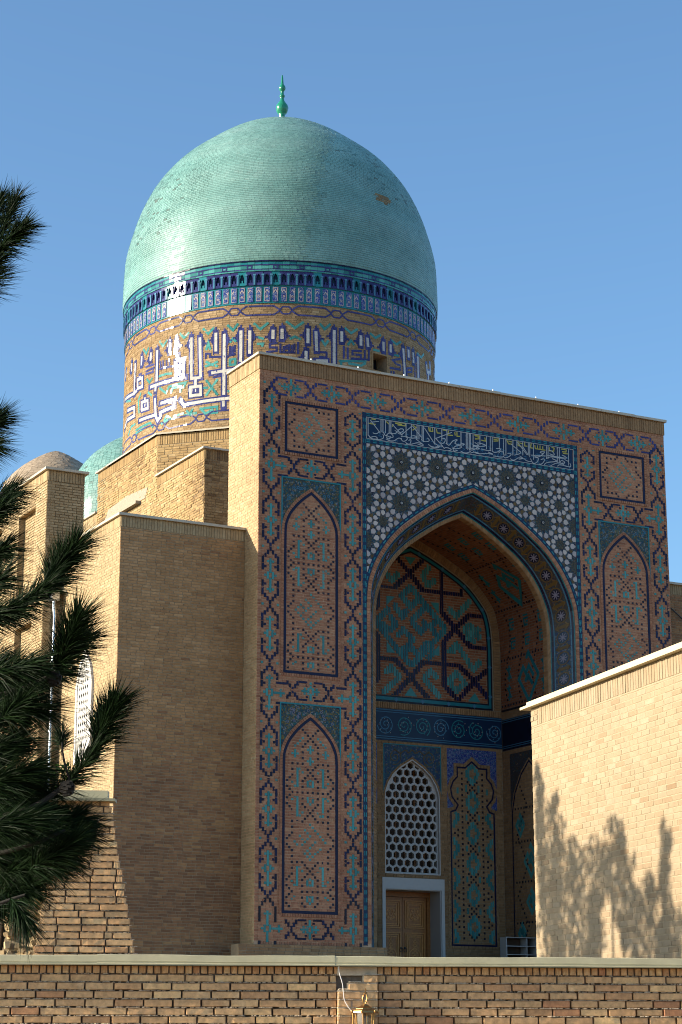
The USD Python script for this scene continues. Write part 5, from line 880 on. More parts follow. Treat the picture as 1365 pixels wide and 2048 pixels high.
emit(OB, 'soldier_brick', bricks(mp, sbox(UC - AP, 15.17, UC, 15.49), 163, L=.31, H=.085, J=.012, o1=.016, vertical=True), M['ochre'], kind='stuff')
mb = MB(); slab(mb, UC - AP - .10, UC + AP + .1, 6.75, 7.1, 15.5, 15.56); slab(mb, UC - AP - .10, UC - AP + .25, 7.1, vo - .02, 15.5, 15.56); slab(mb, UC - AP + .25, UC + AP, 7.1, vo + .3, 15.49, 15.53); emit(OB, 'coping', mb, M['cap'])
mb = MB(); slab(mb, UC - AP - .19, UC - AP, 12.0, 14.75, 14.92, 15.02); emit(OB, 'concrete_ledge', mb, M['plaster'])
mb = MB(); mb.poly(face_u(UC - AP, -1), Polygon([(11.6, 15.03), (11.4, 15.35), (13.2, 15.48), (14.9, 15.38), (15.2, 15.03)]), .0, .022); emit(OB, 'plaster_patch', mb, M['plaster'])
mb = MB(); slab(mb, UC - AP, UC - AP + .5, 16.003, 17.6, 10, 15.52); q = emit(OB, 'low_wall', mb, M['mortar']); emit(q, 'wall_brick', bricks(face_u(UC - AP, -1), sbox(16.0, 12.5, 17.6, 15.5), 166, vertical=True, L=.3, H=.085, lo=.4, hi=.9), M['tan'], kind='stuff')
mb = MB(); slab(mb, UC - AP - .08, UC - AP + .5, 16.02, 17.65, 15.521, 15.58); emit(OB, 'coping', mb, M['cap'])
mb = MB(); slab(mb, -3.6, 3.6, 2.05, 19, 10.6, 11.25); slab(mb, 10.4, 17.6, 2.05, 19, 10.6, 11.25); slab(mb, 3.6, 10.4, 2.05, 6.8, 13.0, 13.4); slab(mb, 0.5, 13.5, 5.3, 19, -1, 10.6); emit(BLD, 'flat_roof', mb, M['roof'], kind='stuff')

# ---- drum
DC = loc(UC, VC, 0); R = 5.5
def cyl(r=R):
    def f(a, b, o):
        a, b, o = np.asarray(a, float), np.asarray(b, float), np.asarray(o, float); th = a / R; rr = r + o
        return np.stack([DC[0] + rr * np.sin(th), DC[1] - rr * np.cos(th), b], -1)
    return f
CY = cyl(); ZB, ZT = 21.35, 25.74; deg = math.pi / 180 * R; FULL = 2 * math.pi * R
hole = sbox(36.0 * deg, 23.78, 42.4 * deg, 24.36)
mb = MB(); mb.poly(CY, sbox(-FULL / 2, ZB - 2, FULL / 2, 27.2).difference(hole), -.5, 0, .4, cut=.3)
DR = emit(BLD, 'drum', mb, M['mortar_grey'])
emit(DR, 'drum_brick', bricks(CY, sbox(-FULL / 2, ZB, FULL / 2, ZT).difference(hole), 171, L=.25, H=.0775, J=.011, o1=.008, lo=.2, hi=.85, half=.2, patch=.2), M['drumbrick'], kind='stuff')
mb = MB(); mb.poly(CY, hole, -.55, -.52, .2, cut=.2); emit(DR, 'vent_opening', mb, M['black'])
mb = MB(); mb.poly(CY, hole.buffer(.04, join_style=2).difference(hole), .0, .03, .5, cut=.2); emit(DR, 'vent_frame', mb, M['drumbrick'])
rb = np.random.default_rng(180)
def quant(gg, mp, o, mt, nm, par, cell=.0775, lo=.2, hi=.9):
    """glazed bricks laid in courses inside the outline gg"""
    mb = MB()
    for pg in (gg.geoms if hasattr(gg, 'geoms') else [gg]):
        if pg.geom_type != 'Polygon' or pg.area < 5e-4: continue
        x0, z0, x1, z1 = pg.bounds
        step = .25 if (x1 - x0) > .3 else max(.05, x1 - x0)
        mb.poly(mp, pg.simplify(.004), -.002, o + rb.uniform(-.001, .0015), rb.uniform(lo, hi), cut=.13, tilt=.045, rng=rb)
    if mb.v: emit(par, nm, mb, M[mt])
def deg_line(p): return LineString([(a * deg, z) for a, z in p])
STR = [deg_line(p) for p in KW]
white_u = unary_union([l.buffer(.055, cap_style=2, join_style=2) for l in STR])
flags = []
for lst, s_ in ((KFL, -1), (KFR, 1)):
    for (p,) in lst:
        a, z = p[0] * deg, p[1]
        for j in range(5):
            x0, x1 = sorted((a + s_ * (.05 + .046 * j), a + s_ * (.088 + .046 * j))); flags.append(sbox(x0, z - .46 + .062 * j, x1, z + .06 - .088 * j))
        flags.append(sbox(a - .028, z + .02, a + .028, z + .20)); flags.append(sbox(min(a, a + s_ * .085), z + .06, max(a, a + s_ * .085), z + .13))
for l, p in zip(STR, KW):
    w = l.buffer(.051, cap_style=2, join_style=2); n_ = l.buffer(.107, cap_style=3, join_style=2).difference(white_u)
    quant(n_, CY, .013, 'cobalt', 'navy_outline', DR); quant(w, CY, .016, 'white', 'white_letter', DR, lo=.3, hi=1)
for f in flags:
    quant(f.difference(white_u), CY, .0145, 'cobalt', 'navy_arrowhead', DR)
for p in KN: quant(deg_line(p).buffer(.036, cap_style=3, join_style=2), CY, .0135, 'cobalt', 'navy_letter', DR)
for p in KT: quant(deg_line(p).buffer(.042, cap_style=3, join_style=2).difference(white_u), CY, .0125, 'turq', 'turquoise_ornament', DR)
# lettering goes on round the far side: uprights and bars like those in view
for k in range(26):
    a = (82 + k * 7.6); z1 = 24.84; z0 = rb.uniform(22.4, 24.2)
    pl = [(a, z1), (a, z0)] + ([(a - 5, z0)] if k % 3 == 0 else [])
    w = deg_line(pl); quant(w.buffer(.125, cap_style=3, join_style=2).difference(w.buffer(.058, cap_style=2, join_style=2)), CY, .013, 'cobalt', 'navy_outline', DR); quant(w.buffer(.058, cap_style=2, join_style=2), CY, .016, 'white', 'white_letter', DR)
# chain borders with knots
for zc, off in ((25.50, 3.6), (21.95, -8.3)):
    for k in range(20):
        a = (off + k * 18) * deg; hx_ = Polygon([(a + .24 * math.cos(t) * (1), zc + .155 * math.sin(t) * 1.1) for t in np.arange(6) * math.pi / 3]); kn = hx_.difference(hx_.buffer(-.048, join_style=2))
        arms = unary_union([LineString([(a + s_ * .20, zc + q * .02), (a + s_ * .40, zc + q * .155), (a + s_ * 9 * deg, zc + q * .155)]).buffer(.026, cap_style=2, join_style=2) for s_ in (-1, 1) for q in (-1, 1)])
        quant(kn.union(arms), CY, .014, 'cobalt', 'chain_border', DR)
# glazed panels, little arched niches and banded cornice
NN = 124; st = FULL / NN
mb = MB(); mb.lathe([(R + .0, 25.745), (R + .03, 25.75), (R + .03, 26.36), (R + .05, 26.37)], (DC[0], DC[1], 0), NN, .5); emit(DR, 'turquoise_band', mb, M['turq_deep'])
for k in range(NN):
    a = k * st
    front_ = math.cos(a / R) > -.25
    mb = MB(); mb.boxes(CY, a - st * .34, a + st * .34, 25.79, 26.32, .02, .044, rb.uniform(.2, .9), tilt=.012, rng=rb); p = emit(DR, 'glazed_panel', mb, M['mos_navy'])
    if front_:
        mb = MB()
        fr_ = sbox(a - st * .30, 25.82, a + st * .30, 26.29); mb.poly(CY, fr_.difference(fr_.buffer(-.016, join_style=2)), .042, .046, .5)
        mb.poly(CY, star(a, 25.98, .05, 6, .5).difference(Point(a, 25.98).buffer(.018, 2)), .042, .047, .5); mb.poly(CY, LineString([(a - .06, 26.12), (a, 26.22), (a + .06, 26.12)]).buffer(.012, 1), .042, .047, .5)
        emit(DR, 'panel_ornament', mb, M['petal'])
    n0 = sbox(a - st * .5, 26.37, a + st * .5, 26.86); arch_ = Polygon([(a - st * .25, 26.46), (a - st * .27, 26.62), (a - st * .16, 26.72), (a, 26.78), (a + st * .16, 26.72), (a + st * .27, 26.62), (a + st * .25, 26.46)])
    mb = MB(); mb.poly(CY, n0.difference(arch_), .0, .075, rb.uniform(.1, .6), tilt=.03, rng=rb)
    mb.poly(CY, sbox(a - st * .10, 26.46, a + st * .10, 26.56), .0, .05, .6)
    p = emit(DR, 'small_niche', mb, M['cobalt' if k % 5 else 'turq_deep'])
mb = MB(); mb.lathe([(R + .004, 26.37), (R + .006, 26.86)], (DC[0], DC[1], 0), NN, .3); emit(DR, 'niche_ground', mb, M['blue'])
mb = MB()
for k in range(NN): a = (k + .5) * st; mb.boxes(CY, a - .028, a + .028, 26.38, 26.70, .07, .095, rb.uniform(.2, .9)); mb.boxes(CY, a - .045, a + .045, 26.70, 26.76, .07, .105, .8)
emit(DR, 'niche_column', mb, M['sky_tile'], kind='stuff')
for z0, z1, o, mt in ((26.86, 26.90, .10, 'turq'), (26.90, 26.945, .085, 'cobalt'), (26.945, 27.06, .09, 'turq'), (27.06, 27.10, .10, 'cobalt'), (27.10, 27.19, .105, 'turq_deep'), (27.19, 27.23, .125, 'navy')):
    n_ = 150; x = -FULL / 2 + np.arange(n_) * FULL / n_; mb = MB(); mb.boxes(CY, x + .003, x + FULL / n_ - .003, z0, z1, -.02, o + rb.uniform(-.003, .003, n_), rb.uniform(.1, .95, n_), tilt=.006, rng=rb); emit(DR, 'cornice_band', mb, M[mt])
mb = MB()
for k in range(40):
    a = k * FULL / 40; mb.poly(CY, sbox(a - .09, 26.95, a + .09, 27.055).difference(sbox(a - .05, 26.97, a + .05, 27.035)), .09, .098, .5, cut=.2)
emit(DR, 'cornice_knot', mb, M['cobalt'])

# ---- dome
from scipy.interpolate import PchipInterpolator
ha = np.linspace(0, math.pi / 2, 9); rs = [5.63, 5.60, 5.31, 4.80, 3.99, 2.94, 1.90, .90, .02]; rs[7] = .95
aa = np.linspace(0, math.pi / 2, 260); pr_ = np.stack([PchipInterpolator(ha, [5.63, 5.585, 5.285, 4.778, 3.984, 2.93, 1.95, .98, .02])(aa), 27.4 + (34.68 - 27.4) * np.sin(aa)], 1)
pr_ = np.vstack([[5.61, 27.235], [5.63, 27.33], pr_]); ds = np.r_[0, np.cumsum(np.hypot(*np.diff(pr_, axis=0).T))]; SD = ds[-1]
tn = np.gradient(pr_, axis=0); tn /= np.linalg.norm(tn, axis=1, keepdims=True); nn = np.stack([tn[:, 1], -tn[:, 0]], 1)
def domemap(a, s, o):
    """a: angle, s: metres up the profile"""
    a, s, o = np.asarray(a, float), np.asarray(s, float), np.asarray(o, float); s_ = np.minimum(s, SD)
    r = np.interp(s_, ds, pr_[:, 0]) + o * np.interp(s_, ds, nn[:, 0]); z = np.interp(s_, ds, pr_[:, 1]) + o * np.interp(s_, ds, nn[:, 1])
    return np.stack([DC[0] + r * np.sin(a), DC[1] - r * np.cos(a), z], -1)
mb = MB(); mb.lathe(np.vstack([[5.45, 27.225], pr_]) - np.array([[.0, 0]]), (DC[0], DC[1], 0), 120, .1)
DM = emit(BLD, 'dome', mb, M['joint_turq'])
rb = np.random.default_rng(200); H_ = .078; keep = []; rest = MB(); s = .0; k = 0; cand = []
while s < SD - .12:
    r = float(np.interp(s, ds, pr_[:, 0])); n_ = max(8, int(round(2 * math.pi * r / .165))); d_ = 2 * math.pi / n_; a = (np.arange(n_) + rb.uniform(0, 1)) * d_ - math.pi
    z = float(np.interp(s, ds, pr_[:, 1]))
    t = np.clip(.55 + rb.normal(0, .07, n_) + .14 * noise2(a * 5.0, np.full(n_, s * .8), 3) + .07 * noise2(a * 1.6, np.full(n_, s * .25), 5) - .10 * (z < 28.4) * 0 + .10 * math.sin(s * 4.1), 0, 1)
    worn = (noise2(a * 3.2, np.full(n_, s * .55), 9) > .62) & (rb.random(n_) < .12); t = np.where(worn, rb.uniform(0, .2, n_), t)
    gone = (((np.degrees(a) - 42) / 3.9) ** 2 + ((z - 30.12) / .19) ** 2 + .5 * rb.normal(0, .35, n_)) < 1
    a, t = a[~gone], t[~gone]
    gap = np.where(noise2(a * 3.2, np.full(len(a), s * .55), 9) > .45, .006, .0022)
    rest.boxes(domemap, a + gap / max(r, .3) , a + d_ - gap / max(r, .3), s + .005, s + H_ - .004 - gap * .5, .0, .011 + rb.uniform(-.0015, .0015, len(a)), t, tilt=.0036, rng=rb, chamfer=0)
    s += H_; k += 1
emit(DM, 'glazed_tile', rest, M['turq_dome'], kind='stuff')
mb = MB()
for k in range(70):
    a = math.radians(rb.uniform(37.6, 46.4)); z = rb.uniform(29.9, 30.35); s = float(np.interp(z, pr_[:, 1], ds))
    if ((math.degrees(a) - 42) / 4.2) ** 2 + ((z - 30.12) / .2) ** 2 < 1: mb.boxes(domemap, a, a + .035, round(s / .078) * .078 + .01, round(s / .078) * .078 + .07, -.01, rb.uniform(.004, .009), rb.uniform(0, .6))
emit(DM, 'bare_brick', mb, M['drumbrick'], label='bare brick patch where the dome tiles have fallen', kind='stuff')
FZ = 34.62
fin = [(0, 2.12), (.02, 2.12), (.035, 2.0), (.045, 1.85), (.06, 1.74), (.10, 1.69), (.13, 1.60), (.11, 1.52), (.07, 1.48), (.06, 1.42), (.065, 1.33), (.10, 1.30), (.105, 1.26), (.08, 1.22), (.065, 1.18), (.08, 1.10), (.14, 1.0), (.21, .90), (.235, .80), (.215, .68), (.16, .57), (.11, .53), (.11, 0)]
mb = MB(); mb.lathe(fin, (DC[0], DC[1], FZ), 28); emit(BLD, 'finial', mb, M['greenpaint'], smooth=60)

# ================================================================= neighbouring buildings
TW = thing('corner_pylon_wing', 'sunlit tan brick wing with tall corner pylon, recessed niches and drainpipe', 'building', loc(-4.3, 5.3, -2.2))
mb = MB(); slab(mb, -4.28, -3.16, 5.27, 6.05, -2.2, 13.66); slab(mb, -4.07, -3.16, 6.05, 6.7, -2.2, 13.66); slab(mb, -4.06, -3.16, 6.7, 22, -2.2, 13.0); slab(mb, -4.05, -3.8, 6.7, 22, 13.0, 13.66)
BT = emit(TW, 'wall', mb, M['mortar'])
ml = face_u(-4.30, -1); ni = [sbox(6.15, 10.2, 7.62, 12.75), sbox(6.15, 3.0, 7.62, 9.3), sbox(9.2, 10.2, 10.7, 12.75), sbox(9.2, 3.0, 10.7, 9.3)]
full = sbox(5.25, -2.2, 18, 13.66)
emit(BT, 'wall_brick', bricks(ml, full.difference(unary_union(ni)).difference(sbox(5, 13.33, 19, 14)), 201, H=.08, L=.27, J=.013, o1=.012, lo=.35, hi=.9, patch=.12), M['tan'], kind='stuff')
emit(BT, 'soldier_brick', bricks(ml, sbox(5.25, 13.34, 18, 13.66), 202, L=.31, H=.085, J=.010, o1=.014, lo=.35, hi=.9, vertical=True), M['tan'], kind='stuff')
mb = MB()
mb.poly(face_u(-4.29, -1), full.difference(unary_union(ni)), -.22, .0)
emit(BT, 'niche_reveal', mb, M['tan'])
emit(BT, 'niche_brick', bricks(face_u(-4.09, -1), unary_union(ni), 203, H=.08, L=.27, o1=.03, lo=.35, hi=.9), M['tan'], kind='stuff')
emit(BT, 'wall_brick', bricks(face_v(5.25), sbox(-4.30, -2.2, -3.15, 13.33), 204, H=.08, L=.27, J=.012, o1=.012, lo=.3, hi=.85), M['tan'], kind='stuff')
emit(BT, 'soldier_brick', bricks(face_v(5.25), sbox(-4.30, 13.34, -3.15, 13.66), 205, L=.31, H=.085, J=.010, o1=.014, lo=.3, hi=.8, vertical=True), M['tan'], kind='stuff')
mb = MB(); slab(mb, -4.40, -3.05, 5.15, 6.8, 13.665, 13.735); slab(mb, -4.40, -3.9, 6.8, 18, 13.665, 13.735); emit(TW, 'coping', mb, M['cap'])
for v in np.arange(5.6, 17, 1.6):
    pass
# drainpipe in the corner
def px(u, v, w): return loc(u, v, w)
mb = MB(); mb.tube([px(-4.02, 5.10, 10.0), px(-4.02, 5.10, 9.6), px(-3.98, 5.13, 9.3), px(-3.98, 5.13, -1.5)], .055, 10); PI = emit(TW, 'drainpipe', mb, M['pipe'], smooth=50)
mb = MB(); slab(mb, -4.16, -3.74, 4.86, 5.24, 10.0, 10.06); slab(mb, -4.12, -3.90, 5.0, 5.22, 9.75, 10.0); emit(PI, 'pipe_hopper', mb, M['pipe'])
for z in (8, 6, 4, 2): mb = MB(); mb.lathe([(.06, -.03), (.07, -.03), (.07, .03), (.06, .03)], px(-3.98, 5.13, z), 10); slab(mb, -4.0, -3.96, 5.13, 5.25, z - .02, z + .02); emit(PI, 'pipe_clamp', mb, M['pipe'])

def tiled_dome(th, name, c, prof, mat, L, H, seed, lo, hi, tile='glazed_tile', gap=.006, tilt=.006, o=.015, under='mortar_grey'):
    pr = np.array(prof, float); pr = np.stack([PchipInterpolator(np.linspace(0, 1, len(pr)), pr[:, 0])(np.linspace(0, 1, 120)), PchipInterpolator(np.linspace(0, 1, len(pr)), pr[:, 1])(np.linspace(0, 1, 120))], 1)
    d = np.r_[0, np.cumsum(np.hypot(*np.diff(pr, axis=0).T))]
    def mp(a, s, q):
        a, s, q = np.asarray(a, float), np.asarray(s, float), np.asarray(q, float); r = np.interp(s, d, pr[:, 0]) + q; z = np.interp(s, d, pr[:, 1]) + q * .5; return np.stack([c[0] + r * np.sin(a), c[1] - r * np.cos(a), c[2] + z], -1)
    mb = MB(); mb.lathe(pr, c, 72, .2); p = emit(th, name, mb, M[under]); rest = MB(); rb = np.random.default_rng(seed); s = 0
    while s < d[-1] - H:
        r = max(.12, float(np.interp(s, d, pr[:, 0]))); n_ = max(6, int(2 * math.pi * r / L)); a = (np.arange(n_) + rb.uniform(0, 1)) * 2 * math.pi / n_; w = 2 * math.pi / n_
        rest.boxes(mp, a + gap / r, a + w - gap / r, s + gap, s + H - gap * .3, 0, o + rb.uniform(-.003, .003, n_), np.clip(rb.normal((lo + hi) / 2, (hi - lo) / 3, n_) + .12 * noise2(a * 3, np.full(n_, s), seed), 0, 1), tilt=tilt, rng=rb); s += H
    emit(p, tile, rest, M[mat], kind='stuff'); return p
c = np.array([-8.58, 85.0, 22.0])
RD = thing('rear_domed_chamber', 'plain turquoise tiled dome partly hidden behind the big inscribed drum', 'domed building', c - [0, 0, 18])
mb = MB(); mb.lathe([(2.95, -14), (2.95, 1.2)], c, 64); emit(RD, 'chamber_wall', mb, M['mortar'])
tiled_dome(RD, 'dome', c, [(3.02, -3.2), (3.08, -.6), (3.10, .7), (3.07, 1.5), (2.93, 2.3), (2.62, 3.15), (2.12, 3.9), (1.45, 4.5), (.7, 4.95), (.03, 5.25)], 'turq_dome', .20, .115, 301, .30, .70)
c = np.array([-14.21, 100.0, 28.0])
BD = thing('brick_domed_chamber', 'low conical dome of bare tan brick behind the corner pylon', 'domed building', c - [0, 0, 18])
mb = MB(); mb.lathe([(2.6, -15), (2.6, .45)], c, 48); emit(BD, 'chamber_wall', mb, M['mortar'])
q = tiled_dome(BD, 'dome', c, [(2.64, -.1), (2.58, .62), (2.32, 1.15), (1.90, 1.62), (1.40, 2.03), (.90, 2.36), (.43, 2.62), (.02, 2.78)], 'domebrick', .33, .17, 302, .6, 1.0, tile='dome_brick', o=.02, tilt=.01, under='mortar')
rb = np.random.default_rng(303); mb = MB()
for k in range(160):
    a = rb.uniform(-2.2, 1.0); z = .45 + rb.uniform(-.4, .5); r = 2.62 - .30 * max(0, z - .4); e = rb.uniform(.03, .09)
    p = np.array([c[0] + r * math.sin(a), c[1] - r * math.cos(a), c[2] + z]); mb.add(trimesh.creation.icosphere(1, 1).vertices * [e * 1.5, e, e] + p, trimesh.creation.icosphere(1, 1).faces, rb.uniform(.1, .8))
emit(q, 'crumbled_render', mb, M['tan'], kind='stuff')

# ================================================================= sunlit low wing on the right
WA = np.array([2.665, 29.0, 0]); wd = np.array([-math.sin(math.radians(18.3)), math.cos(math.radians(18.3)), 0]); wn = np.array([-wd[1], wd[0], 0])
def wing(a, b, o):   # a: metres from the far corner towards the camera
    return WA + np.multiply.outer(-np.asarray(a, float), wd) + np.multiply.outer(np.asarray(o, float), wn) + np.multiply.outer(np.asarray(b, float), [0, 0, 1.])
WG = thing('low_brick_wing', 'sunlit cream brick building with soldier course and pale sheet eave, right foreground', 'building', WA + [0, 0, 1.8])
def wbox(mb, a0, a1, b0, b1, o0, o1, t=.5): return mb.boxes(wing, a0, a1, b0, b1, o0, o1, t, back=True)
mb = MB(); wbox(mb, 0, 8.4, 1.7, 6.30, -6, 0); WW = emit(WG, 'wall', mb, M['mortar_wing'])
rb = np.random.default_rng(401); HH = .0735
Rr = course_rects(0, 8.4, 1.75, 6.03, .245, HH, .011, rb, .04, wob=.08); T = np.clip(rb.normal(.55, .2, len(Rr)) + .1 * noise2(Rr[:, 0], Rr[:, 1], 4), 0, 1)
vis = (Rr[:, 0] < 4.6) & (Rr[:, 1] > 2.65); order = np.argsort(np.where(vis, -Rr[:, 0], 99)); near_ = set(order[:290].tolist()); rest = MB()
for i, (a0, b0, a1, b1) in enumerate(Rr):
    mb = MB() if i in near_ else rest
    wob = rb.uniform(-.002, .002, 4)
    mb.boxes(wing, a0 + wob[0], a1 + wob[1], b0 + wob[2], b1 + wob[3], -.002, .004 + rb.uniform(-.0015, .0015), T[i], tilt=.002, rng=rb, chamfer=.003)
    if i in near_: emit(WW, 'brick', mb, M['cream'])
emit(WW, 'brick_far', rest, M['cream'], kind='stuff')
emit(WW, 'corner_brick', bricks(wing, sbox(0.0, 6.04, .22, 6.29), 405, L=.25, H=.0735, J=.010, o1=.008, lo=.3, hi=.8), M['cream'], kind='stuff')
emit(WW, 'soldier_brick', bricks(wing, sbox(.22, 6.04, 8.4, 6.29), 403, L=.25, H=.0735, J=.012, o1=.007, lo=.35, hi=.8, vertical=True), M['cream'], kind='stuff')
def wfar(a, b, o): return WA + np.multiply.outer(-np.asarray(a, float), wn) + np.multiply.outer(np.asarray(o, float), wd) + np.multiply.outer(np.asarray(b, float), [0, 0, 1.])
emit(WW, 'end_brick', bricks(wfar, sbox(0, 1.75, 6, 6.29), 404, L=.245, H=HH, J=.011, lo=.3, hi=.8), M['cream'], kind='stuff')
mb = MB(); wbox(mb, -.17, 8.5, 6.302, 6.337, -6.1, .10); EV = emit(WG, 'eave', mb, M['cap_paint'])
mb = MB(); wbox(mb, 0.0, 8.45, 6.339, 6.385, -6.0, .075); emit(WG, 'eave_sheet', mb, M['cap_paint'])

# ================================================================= boundary wall across the foreground
BY = math.radians(7.3); bd = np.array([math.cos(BY), math.sin(BY), 0]); bn = np.array([math.sin(BY), -math.cos(BY), 0]); B0 = np.array([0, 19.62, 0])
def bwl(a, b, o): return B0 + np.multiply.outer(np.asarray(a, float), bd) + np.multiply.outer(np.asarray(o, float), bn) + np.multiply.outer(np.asarray(b, float), [0, 0, 1.])
BW_ = thing('boundary_wall', 'weathered tan brick boundary wall with painted sheet coping along the bottom of the view', 'wall', B0)
mb = MB(); mb.boxes(bwl, -7, 7, -.05, 2.39, -.30, -.034, .5, back=True); WL = emit(BW_, 'wall', mb, M['mortar_dark'])
rb = np.random.default_rng(501); HB = .0738; sq = MB(); low = MB()
PX0, PX1 = -.038, .335
def brick_piece(mp, a0, a1, b0, b1, o, t, rb, parent, mt='grey', wear=.004):
    """a worn brick: its front face is a small grid with rounded, slightly broken edges"""
    na, nb = 7, 4; A = np.r_[a0, np.linspace(a0 + .005, a1 - .005, na - 2), a1]; B = np.r_[b0, np.linspace(b0 + .005, b1 - .005, nb - 2), b1]; a, b = np.meshgrid(A, B, indexing='ij'); oo = np.full(a.shape, o) + rb.normal(0, .0012, a.shape)
    a, b = a.copy(), b.copy()
    e = (np.arange(na)[:, None] % (na - 1) == 0) | (np.arange(nb)[None] % (nb - 1) == 0); oo[e] -= .004 + np.abs(rb.normal(0, wear * .6, e.sum()))
    a[0] += np.abs(rb.normal(0, wear * .5, nb)); a[-1] -= np.abs(rb.normal(0, wear * .5, nb)); b[:, 0] += np.abs(rb.normal(0, wear * .5, na)); b[:, -1] -= np.abs(rb.normal(0, wear * .5, na))
    if rb.random() < .18: i, j = rb.integers(0, 2) * (na - 1), rb.integers(0, 2) * (nb - 1); oo[max(0, i - 1):i + 2, max(0, j - 1):j + 2] -= rb.uniform(.006, .014)
    n = na * nb; v = mp(a.ravel(), b.ravel(), oo.ravel()); idx = np.arange(n).reshape(na, nb); f = []
    for i in range(na - 1):
        for j in range(nb - 1): f += [(idx[i, j], idx[i + 1, j], idx[i + 1, j + 1]), (idx[i, j], idx[i + 1, j + 1], idx[i, j + 1])]
    ring = list(idx[:, 0]) + list(idx[-1, 1:]) + list(idx[::-1, -1][1:]) + list(idx[0, ::-1][1:-1]); bk = mp(a.ravel()[ring], b.ravel()[ring], np.full(len(ring), -.036)); m = len(ring)
    for i in range(m): f += [(ring[i], n + i, n + (i + 1) % m), (ring[i], n + (i + 1) % m, ring[(i + 1) % m])]
    mb = parent if isinstance(parent, MB) else MB(); mb.add(np.vstack([v, bk]), f, t)
    if not isinstance(parent, MB): emit(parent, 'brick', mb, M[mt])
def crust(mp, a0, a1, z, o, rb, n, s=1.0):
    """mortar squeezed out of the bed joint"""
    for k in range(n):
        a = rb.uniform(a0, a1); l = rb.uniform(.006, .030) * s; h = rb.uniform(.003, .008) * s; d = rb.uniform(.003, .011) * s
        p = mp(np.array([a, a + l, a + l * .7, a + l * .2, a + l * .5]), np.array([z - h * .4, z - h * .3, z + h, z + h * .8, z + h * .2]), np.array([o - .012, o - .012, o - .012, o - .012, o + d]))
        sq.add(p, [(0, 1, 4), (1, 2, 4), (2, 3, 4), (3, 0, 4)], .5)
rows = []
for r in range(31):
    b1 = 2.312 - r * HB; b0 = b1 - HB + .012
    if b0 < .02: break
    x = -6.9 - (.13 if r % 2 else 0) - rb.uniform(0, .05)
    while x < 6.9:
        l = .262 * (1 + rb.uniform(-.03, .03)); a0, a1 = x + .006, x + l - .006; x += l
        if a0 >= PX0 - .01 and a1 <= PX1 + .01: continue
        if a0 < PX0 - .004 < a1: a1 = PX0 - .006
        elif a0 < PX1 + .004 < a1: a0 = PX1 + .008
        if a1 - a0 < .03: continue
        rec = -.022 if r == 0 else 0.0
        red = .09 if (x > .6 and r > 2) else 0
        t = float(np.clip(rb.normal(.56 - red, .17) - (.4 if rb.random() < (.05 + red * .5) else 0), 0.02, 1)); seen = abs(a0) < 3.55 and r < 7
        brick_piece(bwl, a0, a1, b0 + rb.uniform(-.002, .002), b1 - .000 + rb.uniform(-.002, .002), .012 + rec + rb.uniform(-.004, .005), t, rb, WL if seen else low)
        if seen: crust(bwl, a0, a1, b1 + .004, .012 + rec, rb, 16 if r else 5, 1.5)
emit(WL, 'brick_below', low, M['grey'], kind='stuff')
x = -4.2
while x < 4.2:                                            # row of brick ends under the coping
    l = .068 + rb.uniform(-.004, .006)
    if not (PX0 - .02 < x < PX1): brick_piece(bwl, x + .004, x + l - .006, 2.322, 2.392, -.010 + rb.uniform(-.008, .006), float(np.clip(rb.normal(.5, .2), 0, 1)), rb, WL)
    x += l
# pier with broken stepped top, standing a little proud
pm = MB(); pm.boxes(bwl, PX0 + .004, PX1 - .004, -.05, 2.18, -.1, .050, .5); pm.boxes(bwl, .055, PX1 - .004, 2.18, 2.245, -.1, .050); pm.boxes(bwl, .20, PX1 - .004, 2.245, 2.312, -.1, .050); pm.boxes(bwl, PX0, PX1, 2.312, 2.39, -.1, -.002)
PR = emit(BW_, 'pier', pm, M['squeeze'])
for r in range(31):
    b1 = 2.312 - r * HB; b0 = b1 - HB + .012
    if b0 < .02: break
    cut = {0: [(.205, PX1)], 1: [(.062, PX1)]}.get(r, [(PX0, PX0 + .125), (PX0 + .135, PX1)] if r % 2 else [(PX0, PX0 + .245), (PX0 + .255, PX1)])
    for a0, a1 in cut:
        brick_piece(bwl, a0 + .002, a1 - .003, b0, b1, .062 + rb.uniform(-.004, .004), float(np.clip(rb.normal(.62, .12), 0, 1)), rb, PR if r < 7 else low)
        if r < 7: crust(bwl, a0, a1, b1 + .003, .064, rb, 14)
    if r > 1 and r < 8: crust(bwl, PX0 - .003, PX0 + .004, b1 - .02, .062, rb, 10, 1.2); crust(bwl, PX0 - .003, PX0 + .004, b1 - .05, .062, rb, 10, 1.2)
for a0, a1, z in ((PX0, .06, 2.185), (.06, .20, 2.25), (.20, PX1, 2.316)): crust(bwl, a0, a1, z, .05, rb, 40, 1.5)
emit(WL, 'mortar_crust', sq, M['squeeze'], kind='stuff')
# coping: overlapping bent sheets
edges = [-7, -2.21, -.065, 3.4, 7]
for i in range(len(edges) - 1):
    a0, a1 = edges[i] - .02 * (i > 0), edges[i + 1]; dz = .004 * (i % 2); n = 12; A = np.linspace(a0, a1, n)
    prof = [(-.42, 2.428), (-.38, 2.470), (.050, 2.482), (.060, 2.478), (.064, 2.424), (.060, 2.420), (.060, 2.408), (.078, 2.403), (.078, 2.396), (.0, 2.394), (-.42, 2.394)]
    wv = .0035 * np.sin(A * 2.7 + i) + .002 * np.sin(A * 7.1); P = np.array([[bwl(a, z + dz + (w if z > 2.42 else w * .4), o + (.002 * (i % 2))) for o, z in prof] for a, w in zip(A, wv)])
    mb = MB(); mb.grid(P, .5, closed=True); emit(BW_, 'coping_sheet', mb, M['cap_paint'])
mb = MB(); mb.boxes(bwl, -7, 7, 2.3925, 2.4035, .0795, .083, .5); emit(BW_, 'coping_lip', mb, M['cap_lip'])

